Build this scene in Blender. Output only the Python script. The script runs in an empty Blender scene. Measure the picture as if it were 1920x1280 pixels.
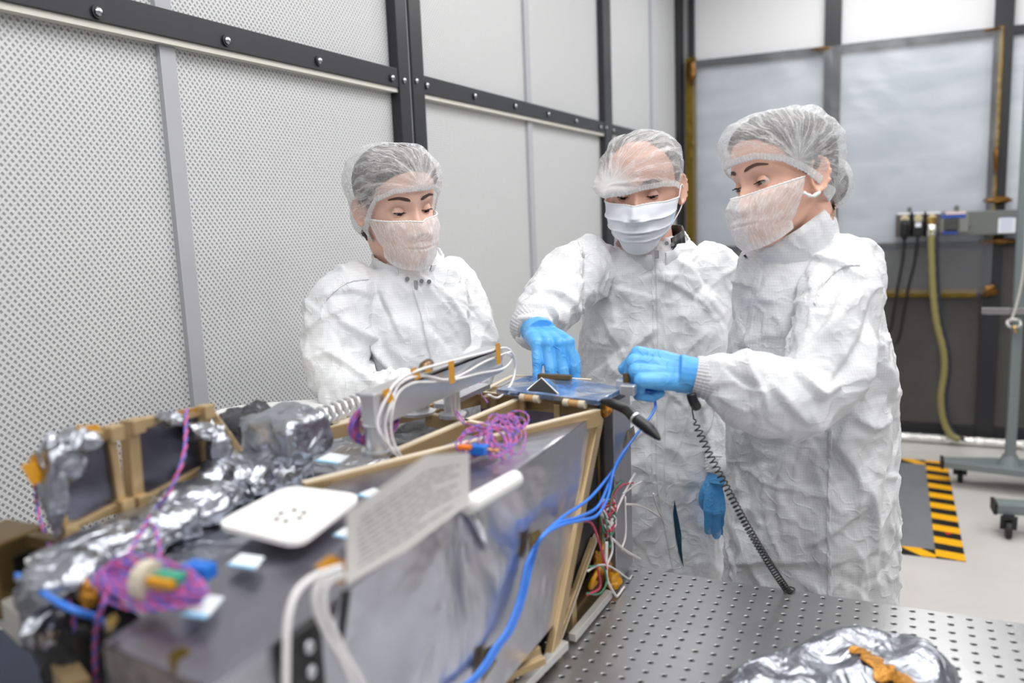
import bpy, bmesh, math, random
import numpy as np
from mathutils import Vector, Matrix, noise, bvhtree
random.seed(7)
rng = np.random.default_rng(7)
SC = bpy.context.scene
COL = SC.collection
PI = math.pi
# ---------------------------------------------------------------- camera (from the photograph's vanishing points)
CX, CY = 960.0, 640.0
VV = (1360.0, 10800.0); VL = (1680.0, 370.0)
F = math.sqrt(-((VV[0]-CX)*(VL[0]-CX)+(VV[1]-CY)*(VL[1]-CY)))
HC = 1.5
def _d(x, y): return np.array([x-CX, -(y-CY), -F])
_dn = _d(*VV); _dn /= np.linalg.norm(_dn)
_yy = _d(*VL); _yy /= np.linalg.norm(_yy)
_zz = -_dn; _xx = np.cross(_yy, _zz)
RW = np.array([_xx, _yy, _zz])
CAM = np.array([0, 0, HC])
def ray(x, y):
    v = RW @ _d(x, y); return v/np.linalg.norm(v)
def onz(x, y, z): r = ray(x, y); return r*((z-HC)/r[2])+CAM
def onx(x, y, X0): r = ray(x, y); return r*(X0/r[0])+CAM
def ony(x, y, Y0): r = ray(x, y); return r*(Y0/r[1])+CAM
def at(x, y, d): r = ray(x, y); return r*(d/math.hypot(r[0], r[1]))+CAM
def proj(P):
    v = (np.asarray(P)-CAM) @ RW
    return np.stack([CX+F*v[..., 0]/-v[..., 2], CY-F*v[..., 1]/-v[..., 2]], -1)
cam = bpy.data.cameras.new('camera'); camo = bpy.data.objects.new('camera', cam); COL.objects.link(camo)
cam.sensor_width = 36; cam.lens = F/1920*36; cam.clip_start = .05; cam.clip_end = 60
camo.matrix_world = Matrix([[*RW[0], 0], [*RW[1], 0], [*RW[2], HC], [0, 0, 0, 1]])
cam.dof.use_dof = True; cam.dof.focus_distance = 1.66; cam.dof.aperture_fstop = 2.6
SC.camera = camo
# ---------------------------------------------------------------- world, lights, exposure
SC.view_settings.view_transform = 'Standard'; SC.view_settings.look = 'None'
SC.view_settings.gamma = 1; SC.view_settings.use_curve_mapping = False
SC.view_settings.exposure = 0.06
W = bpy.data.worlds.new('world'); SC.world = W; W.use_nodes = True
W.node_tree.nodes['Background'].inputs[0].default_value = (.95, .97, 1, 1)
W.node_tree.nodes['Background'].inputs[1].default_value = .25
def area(name, loc, rot, sx, sy, p, col=(1, .985, .97)):
    l = bpy.data.lights.new(name, 'AREA'); l.shape = 'RECTANGLE'; l.size = sx; l.size_y = sy; l.energy = p; l.color = col
    o = bpy.data.objects.new(name, l); o.location = loc; o.rotation_euler = rot; COL.objects.link(o); return o
LP = [(-.1, .9), (-.1, 2.7), (-.1, 4.6), (1.9, .9), (1.9, 2.7), (1.9, 4.6), (-.1, -1.2), (1.9, -1.2)]
for q in LP: area('ceiling_lamp_light', (q[0], q[1], 3.13), (0, 0, 0), 1.15, 1.15, 14.5 if q[0] < 1 else 12)
# ---------------------------------------------------------------- material helper
def M(name, col=(.8, .8, .8), rough=.5, metal=0., spec=None, **kw):
    m = bpy.data.materials.new(name); m.use_nodes = True
    b = m.node_tree.nodes['Principled BSDF']
    b.inputs['Base Color'].default_value = (*col, 1); b.inputs['Roughness'].default_value = rough; b.inputs['Metallic'].default_value = metal
    if spec is not None: b.inputs['Specular IOR Level'].default_value = spec
    for k, v in kw.items(): b.inputs[k.replace('_', ' ')].default_value = v
    return m
def srgb(r, g, b):
    f = lambda c: (c/255/12.92) if c/255 <= .04045 else ((c/255+.055)/1.055)**2.4
    return (f(r), f(g), f(b))
class NT:
    def __init__(s, m): s.m = m; s.t = m.node_tree; s.b = s.t.nodes.get('Principled BSDF')
    def n(s, ty, ins=None, **pr):
        o = s.t.nodes.new(ty)
        for k, v in pr.items(): setattr(o, k, v)
        for k, v in (ins or {}).items(): s.set(o.inputs[k], v)
        return o
    def set(s, sock, v):
        if isinstance(v, bpy.types.NodeSocket): s.t.links.new(v, sock)
        elif isinstance(v, (tuple, list)) and sock.type == 'RGBA' and len(v) == 3: sock.default_value = (*v, 1)
        else: sock.default_value = v
    def math(s, op, a, b=0., c=0.):
        o = s.n('ShaderNodeMath', operation=op); s.set(o.inputs[0], a); s.set(o.inputs[1], b); s.set(o.inputs[2], c); return o.outputs[0]
    def obj(s): return s.n('ShaderNodeTexCoord').outputs['Object']
    def attr(s, name): return s.n('ShaderNodeAttribute', attribute_name=name).outputs['Fac']
    def xyz(s, v=None):
        o = s.n('ShaderNodeSeparateXYZ'); s.t.links.new(v or s.obj(), o.inputs[0]); return o.outputs
    def comb(s, x, y, z): return s.n('ShaderNodeCombineXYZ', {0: x, 1: y, 2: z}).outputs[0]
    def noise(s, scale, det=4, dist=0., rough=.5, vec=None):
        return s.n('ShaderNodeTexNoise', {'Vector': vec or s.obj(), 'Scale': scale, 'Detail': det, 'Distortion': dist, 'Roughness': rough}).outputs[0]
    def vor(s, scale, feat='F1', vec=None):
        return s.n('ShaderNodeTexVoronoi', {'Vector': vec or s.obj(), 'Scale': scale}, feature=feat).outputs['Distance']
    def ramp(s, fac, lo, hi, a=0., b=1.): return s.n('ShaderNodeMapRange', {'Value': fac, 'From Min': lo, 'From Max': hi, 'To Min': a, 'To Max': b}).outputs[0]
    def mix(s, fac, a, b):
        o = s.n('ShaderNodeMix', data_type='RGBA'); s.set(o.inputs[0], fac); s.set(o.inputs[6], a); s.set(o.inputs[7], b); return o.outputs[2]
    def bump(s, h, dist=.002, strength=1., nrm=None):
        o = s.n('ShaderNodeBump', {'Height': h, 'Distance': dist, 'Strength': strength})
        if nrm: s.t.links.new(nrm, o.inputs['Normal'])
        return o.outputs[0]
    def N(s, x): s.t.links.new(x, s.b.inputs['Normal'])
    def C(s, x): s.t.links.new(x, s.b.inputs['Base Color'])
# ---------------------------------------------------------------- objects
def tag(o, label=None, cat=None, group=None, kind=None):
    if label: o['label'] = label
    if cat: o['category'] = cat
    if group: o['group'] = group
    if kind: o['kind'] = kind
    return o
ORG = {}
def thing(name, label, cat, loc, group=None):
    o = bpy.data.objects.new(name, None); COL.objects.link(o); o.location = loc; o.empty_display_size = .05
    ORG[o.name] = np.array(loc, float)
    return tag(o, label, cat, group)
def link(name, me, mat=None, parent=None, smooth=False, org=None):
    """me: mesh in world coordinates; re-origined to the parent's origin or its own base"""
    o = bpy.data.objects.new(name, me)
    if parent is not None: og = ORG[parent.name]
    else:
        if org is None:
            n = len(me.vertices); co = np.empty(n*3); me.vertices.foreach_get('co', co); co = co.reshape(-1, 3)
            org = (*(.5*(co.min(0)+co.max(0)))[:2], co[:, 2].min())
        og = np.array(org, float)
    me.transform(Matrix.Translation(-Vector(og)))
    COL.objects.link(o)
    if parent is not None: o.parent = parent
    else: o.location = og
    ORG[o.name] = og
    if mat:
        for mm in (mat if isinstance(mat, (list, tuple)) else [mat]): me.materials.append(mm)
    if smooth: me.polygons.foreach_set('use_smooth', [True]*len(me.polygons))
    return o
class MB:
    """collects shapes into one mesh"""
    def __init__(s): s.v = []; s.f = []; s.mi = []
    def add(s, v, f, mi=0):
        b = len(s.v); s.v += [tuple(map(float, p)) for p in v]; s.f += [tuple(b+i for i in q) for q in f]; s.mi += [mi]*len(f); return s
    def box(s, a, b, mi=0):
        x0, y0, z0 = np.minimum(a, b); x1, y1, z1 = np.maximum(a, b)
        return s.add([(x0, y0, z0), (x1, y0, z0), (x1, y1, z0), (x0, y1, z0), (x0, y0, z1), (x1, y0, z1), (x1, y1, z1), (x0, y1, z1)],
                     [(3, 2, 1, 0), (4, 5, 6, 7), (0, 1, 5, 4), (1, 2, 6, 5), (2, 3, 7, 6), (3, 0, 4, 7)], mi)
    def bar(s, a, b, w, h, up=(0, 0, 1), mi=0):
        a = np.array(a, float); b = np.array(b, float); d = b-a; d /= np.linalg.norm(d)
        sx = np.cross(d, up); sx /= np.linalg.norm(sx); u = np.cross(sx, d)
        c = [(-1, -1), (1, -1), (1, 1), (-1, 1)]
        v = [a+sx*w/2*i+u*h/2*j for i, j in c]+[b+sx*w/2*i+u*h/2*j for i, j in c]
        return s.add(v, [(3, 2, 1, 0), (4, 5, 6, 7), (0, 1, 5, 4), (1, 2, 6, 5), (2, 3, 7, 6), (3, 0, 4, 7)], mi)
    def prism(s, poly, off, mi=0):
        """poly: 3D points of a planar outline, extruded by off"""
        n = len(poly); p = [np.array(q, float) for q in poly]; o = np.array(off, float)
        s.add(p+[q+o for q in p], [tuple(range(n-1, -1, -1)), tuple(range(n, 2*n))]+[(i, (i+1) % n, n+(i+1) % n, n+i) for i in range(n)], mi); return s
    def tube(s, pts, r, seg=8, mi=0, closed=False, caps=True):
        P = np.array(pts, float); n = len(P); R = np.broadcast_to(np.array(r, float), (n,)) if np.ndim(r) < 2 else r
        T = np.gradient(P, axis=0); T /= np.linalg.norm(T, axis=1)[:, None]+1e-12
        u = np.cross(T[0], (0.3, .2, 1)); u /= np.linalg.norm(u); v = []
        for i in range(n):
            u = u-T[i]*np.dot(u, T[i]); u /= np.linalg.norm(u)+1e-12; w = np.cross(T[i], u)
            for k in range(seg):
                a = 2*PI*k/seg; v.append(P[i]+(u*math.cos(a)+w*math.sin(a))*R[i])
        f = [(i*seg+k, i*seg+(k+1) % seg, (i+1)*seg+(k+1) % seg, (i+1)*seg+k) for i in range(n-1) for k in range(seg)]
        if caps: f += [tuple(range(seg-1, -1, -1)), tuple((n-1)*seg+k for k in range(seg))]
        return s.add(v, f, mi)
    def rings(s, rings, mi=0, caps=True):
        """rings: list of (k,3) arrays"""
        n = len(rings); k = len(rings[0]); v = [p for r in rings for p in r]
        f = [(i*k+j, i*k+(j+1) % k, (i+1)*k+(j+1) % k, (i+1)*k+j) for i in range(n-1) for j in range(k)]
        if caps: f += [tuple(range(k-1, -1, -1)), tuple((n-1)*k+j for j in range(k))]
        return s.add(v, f, mi)
    def grid(s, G, mi=0, wrap=False):
        G = np.array(G); n, m = G.shape[:2]; mm = m if wrap else m-1
        return s.add(G.reshape(-1, 3), [(i*m+j, i*m+(j+1) % m, (i+1)*m+(j+1) % m, (i+1)*m+j) for i in range(n-1) for j in range(mm)], mi)
    def ball(s, c, r, nu=14, nv=9, mi=0):
        r = np.broadcast_to(r, (3,)); c = np.array(c, float)
        R = [[c+r*np.array([math.sin(t)*math.cos(a), math.sin(t)*math.sin(a), -math.cos(t)]) for a in np.linspace(0, 2*PI, nu, endpoint=False)] for t in np.linspace(.12, PI-.12, nv)]
        return s.rings(R, mi)
    def cyl(s, a, b, r, seg=16, mi=0, r2=None): return s.tube([a, b], [r, r if r2 is None else r2], seg, mi)
    def mesh(s, name='m'):
        me = bpy.data.meshes.new(name); me.from_pydata(s.v, [], s.f)
        if any(s.mi): me.polygons.foreach_set('material_index', s.mi)
        me.update(); return me
    def build(s, name, mat=None, parent=None, smooth=False, bevel=0, org=None, fix=True, auto=None):
        me = s.mesh(name)
        if fix:
            bm = bmesh.new(); bm.from_mesh(me); bmesh.ops.recalc_face_normals(bm, faces=bm.faces); bm.to_mesh(me); bm.free()
        o = link(name, me, mat, parent, smooth or auto is not None, org)
        if bevel:
            md = o.modifiers.new('bevel', 'BEVEL'); md.width = bevel; md.segments = 2; md.limit_method = 'ANGLE'
        if auto is not None: me.set_sharp_from_angle(angle=math.radians(auto))
        return o
def spline(pts, n=8, closed=False):
    """Catmull-Rom through points"""
    P = [np.array(p, float) for p in pts]; out = []
    Q = ([P[-1]]+P+[P[0], P[1]]) if closed else ([2*P[0]-P[1]]+P+[2*P[-1]-P[-2]])
    for i in range(1, len(Q)-2):
        a, b, c, d = Q[i-1], Q[i], Q[i+1], Q[i+2]
        for t in np.linspace(0, 1, n, endpoint=False):
            out.append(.5*((2*b)+(-a+c)*t+(2*a-5*b+4*c-d)*t*t+(-a+3*b-3*c+d)*t**3))
    out.append(Q[-2]); return np.array(out)
def nz(P, f, seed=0):
    """fractal-free noise at array of points"""
    return np.array([noise.noise(Vector((p[0]*f+seed*7.1, p[1]*f-seed*3.3, p[2]*f+seed))) for p in P])
def eval_mesh(me, mods):
    """apply a list of modifiers to a mesh, return the new mesh"""
    o = bpy.data.objects.new('tmp', me); COL.objects.link(o)
    for ty, pr in mods:
        md = o.modifiers.new('m', ty)
        for k, v in pr.items(): setattr(md, k, v)
    dg = bpy.context.evaluated_depsgraph_get(); dg.update()
    r = bpy.data.meshes.new_from_object(o.evaluated_get(dg)); bpy.data.objects.remove(o); return r
def getco(me):
    a = np.empty(len(me.vertices)*3); me.vertices.foreach_get('co', a); return a.reshape(-1, 3)
def getno(me):
    a = np.empty(len(me.vertices)*3); me.vertex_normals.foreach_get('vector', a); return a.reshape(-1, 3)
def setco(me, co): me.vertices.foreach_set('co', co.reshape(-1)); me.update()
def setattr1(me, name, val):
    a = me.attributes.new(name, 'FLOAT', 'POINT'); a.data.foreach_set('value', np.asarray(val, float))
def nrm(v): v = np.array(v, float); return v/np.linalg.norm(v)
# ================================================================ SETTING
XW, YB, ZC = -1.32, 5.75, 3.2
m = M('filter_panel', rough=.45); t = NT(m)
o_ = t.xyz()
u = t.math('MULTIPLY', o_[1], 1/.0135); v = t.math('MULTIPLY', o_[2], 1/.0145)
fa = t.math('PINGPONG', t.math('ADD', u, v), .5); fb = t.math('PINGPONG', t.math('SUBTRACT', u, v), .5)
hole = t.math('MULTIPLY', t.ramp(fa, .2, .34), t.ramp(fb, .12, .3))
t.C(t.mix(hole, srgb(212, 213, 213), srgb(150, 152, 154))); t.N(t.bump(hole, .0015, .6, ))
t.m.node_tree.nodes['Bump'].invert = True
MPANEL = m
MBLACK = M('black_frame', srgb(38, 38, 42), .38)
MSEAM = M('grey_seam', srgb(176, 177, 182), .5)
MSTEEL = M('steel', (.55, .55, .56), .25, 1.)
m = M('floor_vinyl', srgb(216, 211, 207), .32); t = NT(m)
t.C(t.mix(t.ramp(t.noise(3, 5), .3, .7), srgb(192, 187, 183), srgb(202, 198, 194))); MFLOOR = m
m = M('frosted_panel', srgb(226, 227, 229), .5); MFROST = m
m = M('film_panel', srgb(176, 183, 192), .42); t = NT(m)
vv = t.n('ShaderNodeMapping', {'Vector': t.obj(), 'Rotation': (0, .5, 0), 'Scale': (1, 1, 4)}).outputs[0]
t.C(t.mix(t.ramp(t.noise(1.3, 6, 1.2, vec=vv), .35, .72), srgb(182, 188, 196), srgb(206, 211, 217))); MMID = m
m = M('dark_panel', srgb(70, 69, 68), .3); t = NT(m)
t.C(t.mix(t.ramp(t.noise(2, 4), .3, .7), srgb(62, 61, 60), srgb(84, 83, 81))); MDARK = m
def film_mat(name, alpha, tint=(.95, .97, 1)):
    m = bpy.data.materials.new(name); m.use_nodes = True; t = NT(m); nt = m.node_tree; nt.nodes.remove(t.b)
    out = nt.nodes['Material Output']
    tr = t.n('ShaderNodeBsdfTransparent', {'Color': (.96, .97, .98, 1)})
    gl = t.n('ShaderNodeBsdfGlossy', {'Color': (*tint, 1), 'Roughness': .3})
    nn = t.bump(t.noise(1.8, 3, 1.), .02); nt.links.new(nn, gl.inputs['Normal'])
    df = t.n('ShaderNodeBsdfDiffuse', {'Color': (.75, .78, .82, 1)})
    a = t.n('ShaderNodeMixShader', {0: .5}); nt.links.new(gl.outputs[0], a.inputs[1]); nt.links.new(df.outputs[0], a.inputs[2])
    mx = t.n('ShaderNodeMixShader', {0: alpha}); nt.links.new(tr.outputs[0], mx.inputs[1]); nt.links.new(a.outputs[0], mx.inputs[2])
    nt.links.new(mx.outputs[0], out.inputs[0]); return m
MFILM = film_mat('plastic_film', .13)
m = M('amber_tape', srgb(214, 150, 20), .28, 0., Transmission_Weight=0.); t = NT(m)
t.N(t.bump(t.noise(60, 3), .001)); MTAPE = m
m = M('gold_tape', srgb(122, 98, 18), .25, .5); t = NT(m); t.N(t.bump(t.noise(20, 4), .01)); MGOLD = m
MGREYW = M('dimmed_unseen_wall', srgb(150, 152, 156), .6)  # unseen right and front walls, greyed to weaken fill from the camera side
def struct(o): o['kind'] = 'structure'; return o
struct(MB().box((XW-.1, -3, -.1), (4.5, YB+.1, 0)).build('floor', MFLOOR))
# ceiling with openings for the lamps' housings
struct(MB().box((XW-.1, -3, ZC), (4.5, YB+.1, ZC+.1)).build('ceiling', MFROST))
ML = M('lamp_diffuser', (.9, .9, .9), .4); ML.node_tree.nodes['Principled BSDF'].inputs['Emission Color'].default_value = (1, 1, 1, 1); ML.node_tree.nodes['Principled BSDF'].inputs['Emission Strength'].default_value = 3.0
struct(MB().box((XW-.1, -3, 0), (XW-.02, YB+.1, ZC)).build('wall_left', MPANEL))
struct(MB().box((XW-.1, YB, 0), (4.5, YB+.1, ZC)).build('wall_back', MFROST))
struct(MB().box((4.5, -3, 0), (4.6, YB+.1, ZC)).build('wall_right', MGREYW))
struct(MB().box((XW-.1, -3.1, 0), (4.6, -3, ZC)).build('wall_front', MGREYW))
# left wall: panel surfaces between posts, black rail and posts
def trimobj(mb, name, mat, **k): return struct(mb.build(name, mat, **k))
k = 1
ys = [onx(300+3, 75, XW)[1], onx(326+4, 80, XW)[1]]
# posts
pp = [((745, 200), (765, 200)), ((770, 200), (792, 200)), ((1131, 250), (1145, 250))]
PY = []
for (pa, pb) in pp:
    ya, yb = onx(*pa, XW)[1], onx(*pb, XW)[1]; PY.append((ya, yb))
PY.append((5.62, YB))
u0 = (PY[1][0]-PY[0][1])
PY.insert(0, (PY[0][0]-1.93-.13, PY[0][0]-1.93-.06))
PY.insert(0, (PY[0][0]-.09, PY[0][0]-.02))
for ya, yb in PY:
    trimobj(MB().box((XW-.02, ya, 0), (XW+.012, yb, ZC)), 'trim_%d' % k, MBLACK, bevel=.002); k += 1
struct(MB().box((XW-.02, PY[2][1], 0), (XW+.004, PY[3][0], ZC)).build('trim_%d' % k, M('pale_gap', srgb(200, 200, 205), .4))); k += 1
# rails between posts
ed = [-3]+[v for p in PY for v in p]
rail_sp = [(ed[i], ed[i+1]) for i in range(0, len(ed)-1, 2)]
zra, zrb = onx(600, 93, XW)[2], onx(600, 134, XW)[2]
bolts = []
for ya, yb in rail_sp:
    if yb-ya < .1: continue
    trimobj(MB().box((XW-.02, ya, zrb), (XW+.009, yb, zra)), 'trim_%d' % k, MBLACK, bevel=.0015); k += 1
    trimobj(MB().box((XW-.02, ya, zrb-.012), (XW+.004, yb, zrb)), 'trim_%d' % k, M('cream_gasket', srgb(214, 210, 200), .6)); k += 1
for px in ((183, 22), (425, 76), (598, 114), (735, 146), (757, 151), (780, 152), (800, 160), (890, 180), (966, 199), (1028, 214), (1080, 227), (1126, 239), (1136, 240), (1150, 245)):
    p = onx(*px, XW+.011)
    b = MB(); b.tube([p-[.006, 0, 0], p+[.002, 0, 0]], .0125 if px[0] < 720 else .011, 16)
    o = struct(b.build('trim_%d' % k, MBLACK)); k += 1
    b = MB(); b.tube([p+[.001, 0, 0], p+[.005, 0, 0], p+[.0075, 0, 0]], [.0085, .008, .004], 14)
    b.build('bolt_head', MSTEEL, o, smooth=True)
# seams (vertical grey strips between filter halves)
for pa, pb in (((340, 450), (368, 450)), ((996, 300), (1004, 300)), ((1224, 150), (1226.5, 150))):
    ya, yb = onx(*pa, XW)[1], onx(*pb, XW)[1]
    trimobj(MB().box((XW-.02, ya, 0), (XW-.008, yb, ZC)), 'trim_%d' % k, MSEAM); k += 1
# ---- back wall
def bw(x0, x1, z0, z1, mat, d0=.0, d1=.03, name=None):
    global k
    trimobj(MB().box((x0, YB-d1, z0), (x1, YB-d0, z1)), name or 'trim_%d' % k, mat); k += 1
Y1 = YB-.03
pX = [ony(1293, 200, Y1)[0], ony(1303, 200, Y1)[0], ony(1544, 200, Y1)[0], ony(1575, 200, Y1)[0], ony(1857, 200, Y1)[0], ony(1893, 200, Y1)[0]]
zrail = ony(1560, 86, Y1)[2]; zr_lo = ony(1560, 100, Y1)[2]
zmid = ony(1700, 455, Y1)[2]; zyt = ony(1750, 542, Y1)[2], ony(1750, 556, Y1)[2]; zbase = .0
# panels
xr = [pX[1], pX[2], pX[3], pX[4], pX[5], 3.2]
bw(pX[1], 4.5, zrail, ZC, MFROST, .0, .012)
bw(pX[1], 4.5, zmid, zr_lo, MMID, .0, .014)
bw(pX[1], 4.5, 0, zmid, MDARK, .0, .016)
for a, b in ((pX[0], pX[1]), (pX[2], pX[3]), (pX[4], pX[5]), (3.1, 3.2)): bw(a, b, 0, ZC, MBLACK, 0, .05)
for a, b in ((pX[1], pX[2]), (pX[3], pX[4]), (pX[5], 3.1)):
    bw(a, b, zr_lo, zrail, MBLACK, 0, .045)
    bw(a, b, zmid-.035, zmid, MBLACK, 0, .03)
    bw(a, b, 0, .09, MBLACK, 0, .04)
bw(pX[0]-.02, pX[1]+.015, 0, zrail+.02, MGOLD, .05, .058)
bw(pX[3], pX[4]-.03, zyt[1], zyt[0], MGOLD, .03, .05)
bw(pX[1], pX[2], zyt[1], zyt[0], MGOLD, .03, .05)
bw(pX[4]+.025, pX[4]+.05, zmid, zrail, MGOLD, .051, .058)
# plastic film hanging in front of the lower back wall
def film(x0, x1, z0, z1, y, label, seed):
    G = []
    for z in np.linspace(z0, z1, 40):
        G.append([(x, y+.012*noise.noise(Vector((x*3+seed, z*2, seed)))+.006*noise.noise(Vector((x*9+z*6, z*5, seed))), z) for x in np.linspace(x0, x1, 40)])
    o = MB().grid(G).build('plastic_sheet', MFILM, smooth=True); tag(o, label, 'plastic sheet', 'clear plastic sheets on the back wall'); return o
film(pX[1], pX[2]+.05, zyt[0]-.05, zrail-.01, YB-.085, 'clear plastic sheet taped over the left grey panel of the back wall', 1)
film(pX[3]-.05, pX[4]+.04, zyt[0]-.02, zrail-.01, YB-.085, 'clear plastic sheet taped over the back wall panel behind the right person', 5)
# crumpled gold tape bits
def crumple(c, s, n=120, seed=1):
    bm = bmesh.new(); bmesh.ops.create_icosphere(bm, subdivisions=4, radius=1)
    for v in bm.verts:
        p = v.co.copy(); h = 1+.35*noise.noise(p*1.7+Vector((seed, 0, 0)))+.3*abs(noise.noise(p*4+Vector((0, seed, 0))))
        v.co = Vector((p.x*s[0]*h+c[0], p.y*s[1]*h+c[1], p.z*s[2]*h+c[2]))
    me = bpy.data.meshes.new('crumple'); bm.to_mesh(me); bm.free(); return me
for px, s in (((1870, 375), (.07, .02, .02)), ((1868, 452), (.08, .02, .018)), ((1855, 545), (.04, .02, .03)), ((1867, 300), (.015, .02, .08)), ((1540, 92), (.05, .02, .01)), ((1862, 56), (.05, .02, .01)), ((1297, 135), (.03, .02, .08))):
    p = ony(*px, YB-.075); o = link('tape_clump', crumple(p, s, seed=px[0]), M('crumpled_amber', srgb(110, 76, 24), .25, .6), smooth=True)
    tag(o, 'crumpled amber tape stuck on the back wall frame', 'tape', 'amber tape clumps on the back wall frame')
# ---- ceiling lamps
for q in LP:
    o = thing('ceiling_light', 'square white ceiling light panel above the clean room', 'ceiling light', (q[0], q[1], 3.15), 'ceiling light panels')
    b = MB(); 
    for s in (-1, 1):
        b.box((q[0]-.64, q[1]+s*.64-.03, 3.14), (q[0]+.64, q[1]+s*.64+.03, ZC)); b.box((q[0]+s*.64-.03, q[1]-.61, 3.14), (q[0]+s*.64+.03, q[1]+.61, ZC))
    b.build('frame', MFROST, o); MB().box((q[0]-.61, q[1]-.61, 3.16), (q[0]+.61, q[1]+.61, 3.19)).build('diffuser', ML, o)
# ---- power strip on the back wall
MG = M('grey_enamel', srgb(104, 107, 104), .45); MGL = M('grey_light', srgb(128, 130, 126), .45)
MBK = M('black_plastic', srgb(22, 22, 24), .4); MIV = M('ivory', srgb(214, 200, 160), .4); MWH = M('white_label', srgb(225, 228, 236), .5); MBLU = M('blue_print', srgb(50, 80, 165), .5)
YS = YB-.15
def W_(x, y): p = ony(x, y, YS); return p
z_t, z_b = W_(1760, 398)[2], W_(1760, 442)[2]
x_l, x_r = W_(1679, 420)[0], 2.35
po = thing('power_strip', 'grey wall-mounted power strip with outlets, breaker and labels on the back wall', 'power strip', (x_l, YS, z_b))
MB().box((x_l, YS, z_b), (x_r, YB-.05, z_t)).build('housing', MG, po, bevel=.004)
MB().box((x_l+.005, YS-.01, z_b+.02), (W_(1816, 420)[0], YS, z_t-.01)).build('cover_plate', MGL, po, bevel=.002)
ox = [1696, 1721, 1747]
for i, x in enumerate(ox):
    c = W_(x, 425); cz = (z_t+z_b)/2
    o = MB().box((c[0]-.045, YS-.018, cz-.072), (c[0]+.045, YS-.01, cz+.072)).build('outlet_plate', M('outlet_plate', srgb(88, 84, 80), .4), po, bevel=.002)
    MB().box((c[0]-.044, YS-.021, cz+.062), (c[0]+.044, YS-.012, cz+.074)).build('label_strip', MWH, o)
    for s in (1, -1):
        b = MB(); zc = cz+s*.032+.006; b.tube([(c[0], YS-.012, zc), (c[0], YS-.026, zc)], .022, 20); e = b.build('socket_face', MIV, o, bevel=.001)
        b = MB()
        for dx in (-.008, .008): b.box((c[0]+dx-.0015, YS-.0275, zc-.006), (c[0]+dx+.0015, YS-.025, zc+.006))
        b.build('slot', MBK, e)
# breaker
c = W_(1783, 418); cz = (z_t+z_b)/2
MB().box((c[0]-.035, YS-.03, cz-.035), (c[0]+.04, YS-.005, cz+.03)).build('breaker', MBK, po, bevel=.003)
b = MB()
for i in range(4):
    for j in range(3): b.box((c[0]-.028+i*.018, YS-.034, cz-.028+j*.019), (c[0]-.018+i*.018, YS-.029, cz-.016+j*.019))
b.build('breaker_switches', MG, po)
MB().box((c[0]-.07, YS-.013, cz+.034), (c[0]+.075, YS-.0095, cz+.055)).build('blue_label', MBLU, po)
MB().box((c[0]-.03, YS-.0145, cz+.055), (c[0]+.075, YS-.0105, cz+.072)).build('red_white_label', M('pinkish', srgb(222, 200, 200), .5), po)
MB().box((c[0]-.04, YS-.013, cz-.062), (c[0]+.035, YS-.0095, cz-.042)).build('blue_label', MBLU, po)
a, b_ = W_(1872, 409), W_(1903, 436)
MB().box((a[0], YS-.006, b_[2]), (b_[0], YS+.002, a[2])).build('rating_label', MWH, po)
b = MB()
for i in range(5): b.box((a[0]+.012, YS-.0072, b_[2]+.014+i*.018), (b_[0]-.015, YS-.005, b_[2]+.019+i*.018))
b.build('label_print', M('print', srgb(150, 160, 200), .6), po)
MB().box((b_[0]+.004, YS-.006, b_[2]), (b_[0]+.022, YS+.002, a[2])).build('orange_label', M('orange_l', srgb(220, 190, 170), .5), po)
for x in (1705, 1794): 
    p = W_(x, 397); MB().box((p[0]-.012, YS+.01, z_t), (p[0]+.012, YS+.05, z_t+.035)).build('mounting_tab', MG, po)
for x, z in ((1680, 424), (1815, 420)):
    p = W_(x, z); MB().tube([(p[0]+.008, YS-.004, p[2]), (p[0]+.008, YS-.014, p[2])], .008, 12).build('screw', MSTEEL, po)
# plugs
PLUGS = []
zc = cz-.032+.02
for i, (x, lab) in enumerate(((1696, 'black round power plug in the leftmost outlet of the grey power strip'), (1721, 'black square power plug with a white sticker in the middle outlet'))):
    c = W_(x, 425)
    p = thing('power_plug', lab, 'plug', (c[0], YS-.03, cz-.08)); PLUGS.append(p)
    b = MB()
    if i == 0: b.tube([(c[0], YS-.05, cz+.03), (c[0], YS-.055, cz+.005), (c[0], YS-.055, cz-.05), (c[0], YS-.055, cz-.085)], [.018, .024, .026, .012], 14)
    else: b.box((c[0]-.028, YS-.075, cz-.065), (c[0]+.028, YS-.028, cz+.02))
    b.build('plug_body', MBK, p, bevel=.004)
    if i == 1: MB().box((c[0]-.016, YS-.078, cz-.012), (c[0]+.016, YS-.0745, cz+.014)).build('sticker', MWH, p)
def W2(x, y, d=.0): return ony(x, y, YS-.055-d)
for i, pts in enumerate((((1696, 446), (1692, 490), (1683, 540), (1675, 590), (1668, 620), (1640, 640)), ((1721, 442), (1715, 490), (1703, 540), (1694, 590), (1683, 640), (1655, 665)))):
    P = spline([W2(*q) for q in pts]+[W2(1640, 700-20*i)*[1, 1, 0]+[-.1, 0, .01]])
    MB().tube(P, .008, 8).build('power_cord', MBK, PLUGS[i], smooth=True)
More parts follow.
